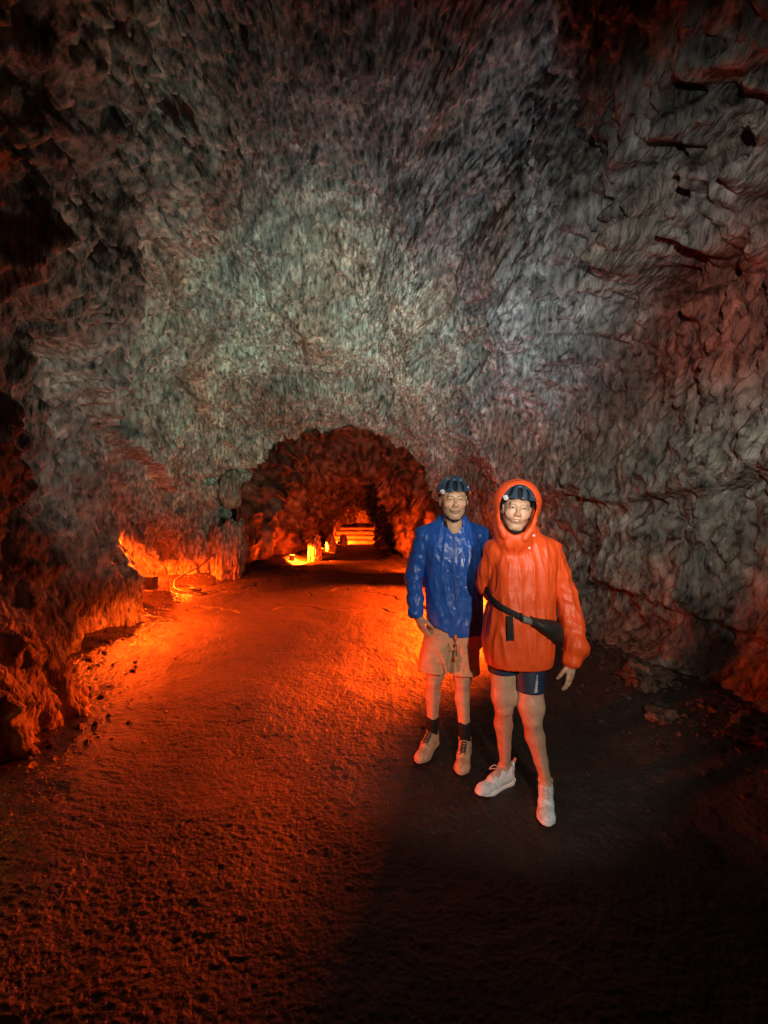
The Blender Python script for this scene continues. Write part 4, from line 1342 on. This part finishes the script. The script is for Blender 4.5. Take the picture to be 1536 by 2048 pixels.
WR = dict(hip=(.655, 2.20, .80), knee=(.657, 2.165, .475), ankle=(.690, 2.245, .110), toe=(.545, 2.165, .045))
WL = dict(hip=(.792, 2.18, .80), knee=(.787, 2.100, .445), ankle=(.868, 2.120, .108), toe=(.80, 1.95, .045))
limb_leg(F, WR['hip'], WR['knee'], WR['ankle'], WR['toe'], (.078, .060, .048, .049, .0285))
limb_leg(F, WL['hip'], WL['knee'], WL['ankle'], WL['toe'], (.080, .064, .050, .050, .0285))
hand(F, (1.0, 2.098, .752), (-.10, -.04, -1), (-.62, .76, 0), (-.72, -.60, 0), .94, (0.25, 0.32, 0.42, 0.50), 0.35)
hand(F, (.72, 2.42, .96), (.5, .2, -.8), (0, 1, 0), (.6, 0, .6), .94)
sculpt_head(F, HW, False)
sculpt('body', F, M_skin_woman, woman, WB, 2, col=skin_color(HW, (0.54, 0.345, 0.235), False))
eyeballs(HW, woman, WB, False)
# teeth
a = np.linspace(-1, 1, 13); V = []
for u in a:
    for z in (-0.0590, -0.0655):
        p = HW[:3, :3] @ np.array([u * 0.022, -0.0955 + 0.012 * u * u, z + 0.0028 * u * u]) + HW[:3, 3]; V.append(p)
    for z in (-0.0655, -0.0590):
        p = HW[:3, :3] @ np.array([u * 0.022, -0.0885 + 0.012 * u * u, z + 0.0028 * u * u]) + HW[:3, 3]; V.append(p)
Fc = []
for i in range(12):
    for j in range(4):
        k = (j + 1) % 4; Fc.append([4 * i + j, 4 * i + k, 4 * i + 4 + k, 4 * i + 4 + j])
obj('teeth', mesh_from('teeth', np.array(V) - np.array(WB), Fc, M_teeth, True), woman)
helmet(HW, woman, WB, badge_az=-38)
# dark neck warmer
F = Field(axis(.62, .86, .005), axis(2.05, 2.35, .005), axis(1.30, 1.50, .005))
F.loft([(1.32, .76, 2.19, .10, .09), (1.41, .742, 2.17, .066, .070), (1.452, .735, 2.165, .060, .062)], 0)
sculpt('neck_warmer', F, M_black, woman, WB)

# jacket with hood
F = Field(axis(0.50, 1.13, 0.0042, [(0.56, 0.88, 0.0038)]), axis(1.98, 2.50, 0.0048), axis(0.70, 1.74, 0.0045))
wj = [(0.718, .742, 2.19, .180, .140), (.74, .742, 2.19, .182, .141), (.85, .742, 2.19, .186, .142), (.96, .748, 2.19, .182, .138), (1.04, .756, 2.192, .174, .130), (1.12, .766, 2.197, .175, .131),
      (1.25, .776, 2.20, .172, .128), (1.33, .782, 2.21, .165, .115), (1.39, .776, 2.21, .130, .102), (1.43, .762, 2.20, .100, .096), (1.47, .748, 2.19, .094, .096)]
F.loft(wj, 0)
for s in (-1, 1):
    F.cone((.77 + s * .05, 2.215, 1.385), (.775 + s * .145, 2.215, 1.338), .056, .062, .04)
F.chain([(.925, 2.215, 1.330), (.975, 2.215, 1.20), (1.012, 2.20, 1.08), (1.028, 2.15, .94), (1.026, 2.11, .835)], [.064, .060, .056, .055, .052], .02)
F.cone((1.024, 2.11, .835), (1.002, 2.10, .772), .050, .038, .010)
F.cone((1.002, 2.10, .775), (.998, 2.098, .755), .0415, .0425, .004)
F.cone((.999, 2.098, .725), (.997, 2.098, .60), .032, .2, .003, 'sub')
F.chain([(.635, 2.22, 1.33), (.605, 2.26, 1.22), (.592, 2.30, 1.13), (.70, 2.40, .98)], [.062, .056, .052, .042], .02)
F.M = HW
F.ell((0, .030, .044), (.132, .160, .137), .02)                       # hood over the helmet
F.ell((0, .030, -.035), (.112, .128, .115), .03)
F.cone((-.02, .02, -.10), (0.005, .03, -.15), .10, .105, .03)
for s in (-1, 1):                                                     # soft collar folds under the jaw
    F.chain([(s * .094, -.045, -.045), (s * .078, -.058, -.105), (s * .055, -.062, -.150)], [.016, .018, .020], .012)
F.ell((0, .020, .038), (.120, .156, .127), .003, 'sub')              # hollow for helmet and head
F.ell((0, .005, -.045), (.094, .110, .100), .01, 'sub')
F.func((-9, -9, -9), (9, 9, 9), lambda X, Y, Z: (lambda q: np.maximum((np.sqrt((q[0] / .094) ** 2 + ((q[2] + .001) / .137) ** 2) - 1) * .09, q[1] + .018))(
    [sum(c * v for c, v in zip(np.linalg.inv(HW)[i, :3], (X, Y, Z))) + np.linalg.inv(HW)[i, 3] for i in range(3)]), .006, 'sub')
F.chain([(-.010, -.09, -.105), (-.022, -.12, -.165)], [.040, .012], .01, 'sub')     # throat opening
F.M = np.eye(4)
wj_o, _ = sculpt('jacket', F, M_orange, woman, WB, 2, disp=folds(31, .0110, .0090, 8.0, 1.7, 0.74, 1.40, sleeve=(.955, .985)), label=None)
JF = F
# placket and small press studs
strip_on(JF, [(.700 - .02 * (1.38 - z), z) for z in np.linspace(1.12, 1.37, 30)], .012, .0015, 1.8, 'placket', M_orange, wj_o, WB)
for p in ((.795, 1.425), (.768, 1.36)):
    h = JF.hit((p[0], 1.8, p[1]), (0, 1, 0), .7)
    if h is not None:
        v, f = tube([h + np.array([0, .003, 0]), h - np.array([0, .006, 0])], .0065, 10)
        obj('press_stud', mesh_from('press_stud', v - np.array(WB), f, M_badge), wj_o)

# cycling shorts
F = Field(axis(.52, .95, .0045), axis(2.02, 2.36, .0045), axis(.56, .86, .0045))
F.loft([(.72, .722, 2.195, .152, .112), (.84, .735, 2.195, .145, .110)], 0)
for L, zb, r0, r1 in ((WR, .672, .079, .086), (WL, .592, .077, .088)):
    hip = np.array(L['hip']); kn = np.array(L['knee'])
    c = lambda z: kn + (hip - kn) * (z - kn[2]) / (hip[2] - kn[2])
    lo = c(zb); hi = c(.80)
    F.loft([(zb, lo[0], lo[1], r0, r0), (.80, hi[0], hi[1], r1, r1)], .015, e=2.0)
sh_o, _ = sculpt('shorts', F, M_navy, woman, WB, 1)
# row of small white letter-like marks, too faint to read, fading towards the top
for k in range(9):
    z = .612 + k * .0098; x = .792 + k * .0016
    w = (.0085 if k < 2 else .0062 if k < 6 else .004); hgt = .0034 if k < 6 else .0024
    h = F.hit((x, 1.8, z), (0, 1, 0), .6)
    if h is None: continue
    V = []
    pts = [(-w, -hgt), (w * .9, -hgt * .4), (w, hgt), (-w * .2, hgt * .9), (-w, hgt * .2)]
    for (u, vv) in pts:
        hh = F.hit((x + u, 1.8, z + vv), (0, 1, 0), .6); V.append(hh - [0, .0022, 0])
    V = np.array(V); n = len(V)
    fs = [list(range(n))] + [[i, (i + 1) % n, n + (i + 1) % n, n + i] for i in range(n)]
    obj('printed_mark', mesh_from('printed_mark', np.concatenate([V, V + [0, .003, 0]]) - np.array(WB), fs, M_print, False), sh_o)

for L in (WR, WL):
    a = np.array(L['ankle']); fw = unit(np.array(L['toe']) * [1, 1, 0] - a * [1, 1, 0])
    h = a - fw * 0.055; h[2] = max(gz(h[0], h[1]), gz(a[0], a[1])) - 0.004; t = h + fw * 0.268; t[2] = max(gz(t[0], t[1]) - .004, h[2] - .006)
    running_shoe('shoe', h, t, woman, WB, M_shoe_white, M_sole_white, M_lace_white, M_tab_pink, 0.268, loops=(L is WR))

# ======================= waist pack worn over the orange jacket
pk = empty('waist_pack', (0.76, 2.05, 1.0), 'black padded waist pack with grey buckle strapped across the orange jacket', 'waist pack')
PB = np.array([0.76, 2.05, 1.0])
CX, CY = .756, 2.192


def band(name, azs, zc, hf, tf, m, parent, nv=9, p=4):
    V = []
    for a in azs:
        ar = math.radians(a); d = np.array([math.sin(ar), -math.cos(ar), 0])
        for j in range(nv):
            v = -1 + 2 * j / (nv - 1)
            z = zc(a) + v * hf(a) / 2
            q = JF.hit_out((CX, CY, z), d, .30)
            r = max((q - np.array([CX, CY, z])).dot(d), .10)
            V.append(np.array([CX, CY, z]) + d * (min(r, .205) + .011 + tf(a) * (1 - abs(v) ** p)))
    n = len(azs); V = np.array(V).reshape(n, nv, 3)
    for _ in range(3):                                   # pull tight over the folds
        V[1:-1] = 0.5 * V[1:-1] + 0.25 * (V[:-2] + V[2:])
    ctr = np.array([CX, CY, 0]); inn = V.copy(); dd = inn - ctr; dd[..., 2] = 0; dd /= np.linalg.norm(dd, axis=-1, keepdims=True)
    inn = inn - dd * .022
    A = np.concatenate([V, inn[:, ::-1]], 1)             # closed section
    k = A.shape[1]; F_ = grid_faces(n, k).tolist() + [[i * k + k - 1, (i + 1) * k + k - 1, (i + 1) * k, i * k] for i in range(n - 1)]
    F_ += [list(range(k)), [(n - 1) * k + j for j in range(k)][::-1]]
    return obj(name, mesh_from(name, A.reshape(-1, 3) - PB, F_, m, True), parent)


zl = lambda a: 1.055 - 0.00125 * (a + 60)
band('belt', list(range(-150, -13, 5)) + [-14], zl, lambda a: .036, lambda a: .003, M_strap, pk, 5)
band('belt', list(range(60, 212, 6)), lambda a: .925 + (a - 60) * .00087, lambda a: .036, lambda a: .003, M_strap, pk, 5)
band('pouch', np.arange(2, 84, 3.0), lambda a: .985 - (a - 2) * .0013, lambda a: .050 + .075 * sstep(0, 62, a), lambda a: .034 * float(sstep(0, 14, a)) * float(sstep(90, 72, a)) + .004, M_pack, pk, 13, 3)
bk = band('buckle', np.arange(-14, 5, 3.0), lambda a: .996 - (a + 14) * .0008, lambda a: .038 - .004 * (a > -4), lambda a: .009, M_buckle, pk, 7, 6)
band('buckle_prong', np.arange(-19, -13, 2.0), lambda a: 1.003, lambda a: .044, lambda a: .010, M_strap, bk, 5, 6)
# loose end of the belt hanging down
q = JF.hit((.655, 1.8, 1.0), (0, 1, 0), .6)
V = []
for z, dy in ((1.008, -.010), (.96, -.012), (.92, -.013), (.885, -.012)):
    hq = JF.hit((.655, 1.8, z), (0, 1, 0), .6)
    for u in (-.017, .017):
        V.append(np.array([.655 + u, min(hq[1], q[1]) + dy - .006, z]))
V = np.array(V)
F_ = []
n = 4
for i in range(3): F_.append([2 * i, 2 * i + 1, 2 * i + 3, 2 * i + 2]); F_.append([8 + 2 * i, 8 + 2 * i + 2, 8 + 2 * i + 3, 8 + 2 * i + 1])
for i in range(3):
    for u in (0, 1): F_.append([2 * i + u, 2 * i + 2 + u, 8 + 2 * i + 2 + u, 8 + 2 * i + u])
F_.append([0, 8, 9, 1]); F_.append([6, 7, 15, 14])
obj('strap_end', mesh_from('strap_end', np.concatenate([V, V + [0, .004, 0]]) - PB, F_, M_strap, False), pk)
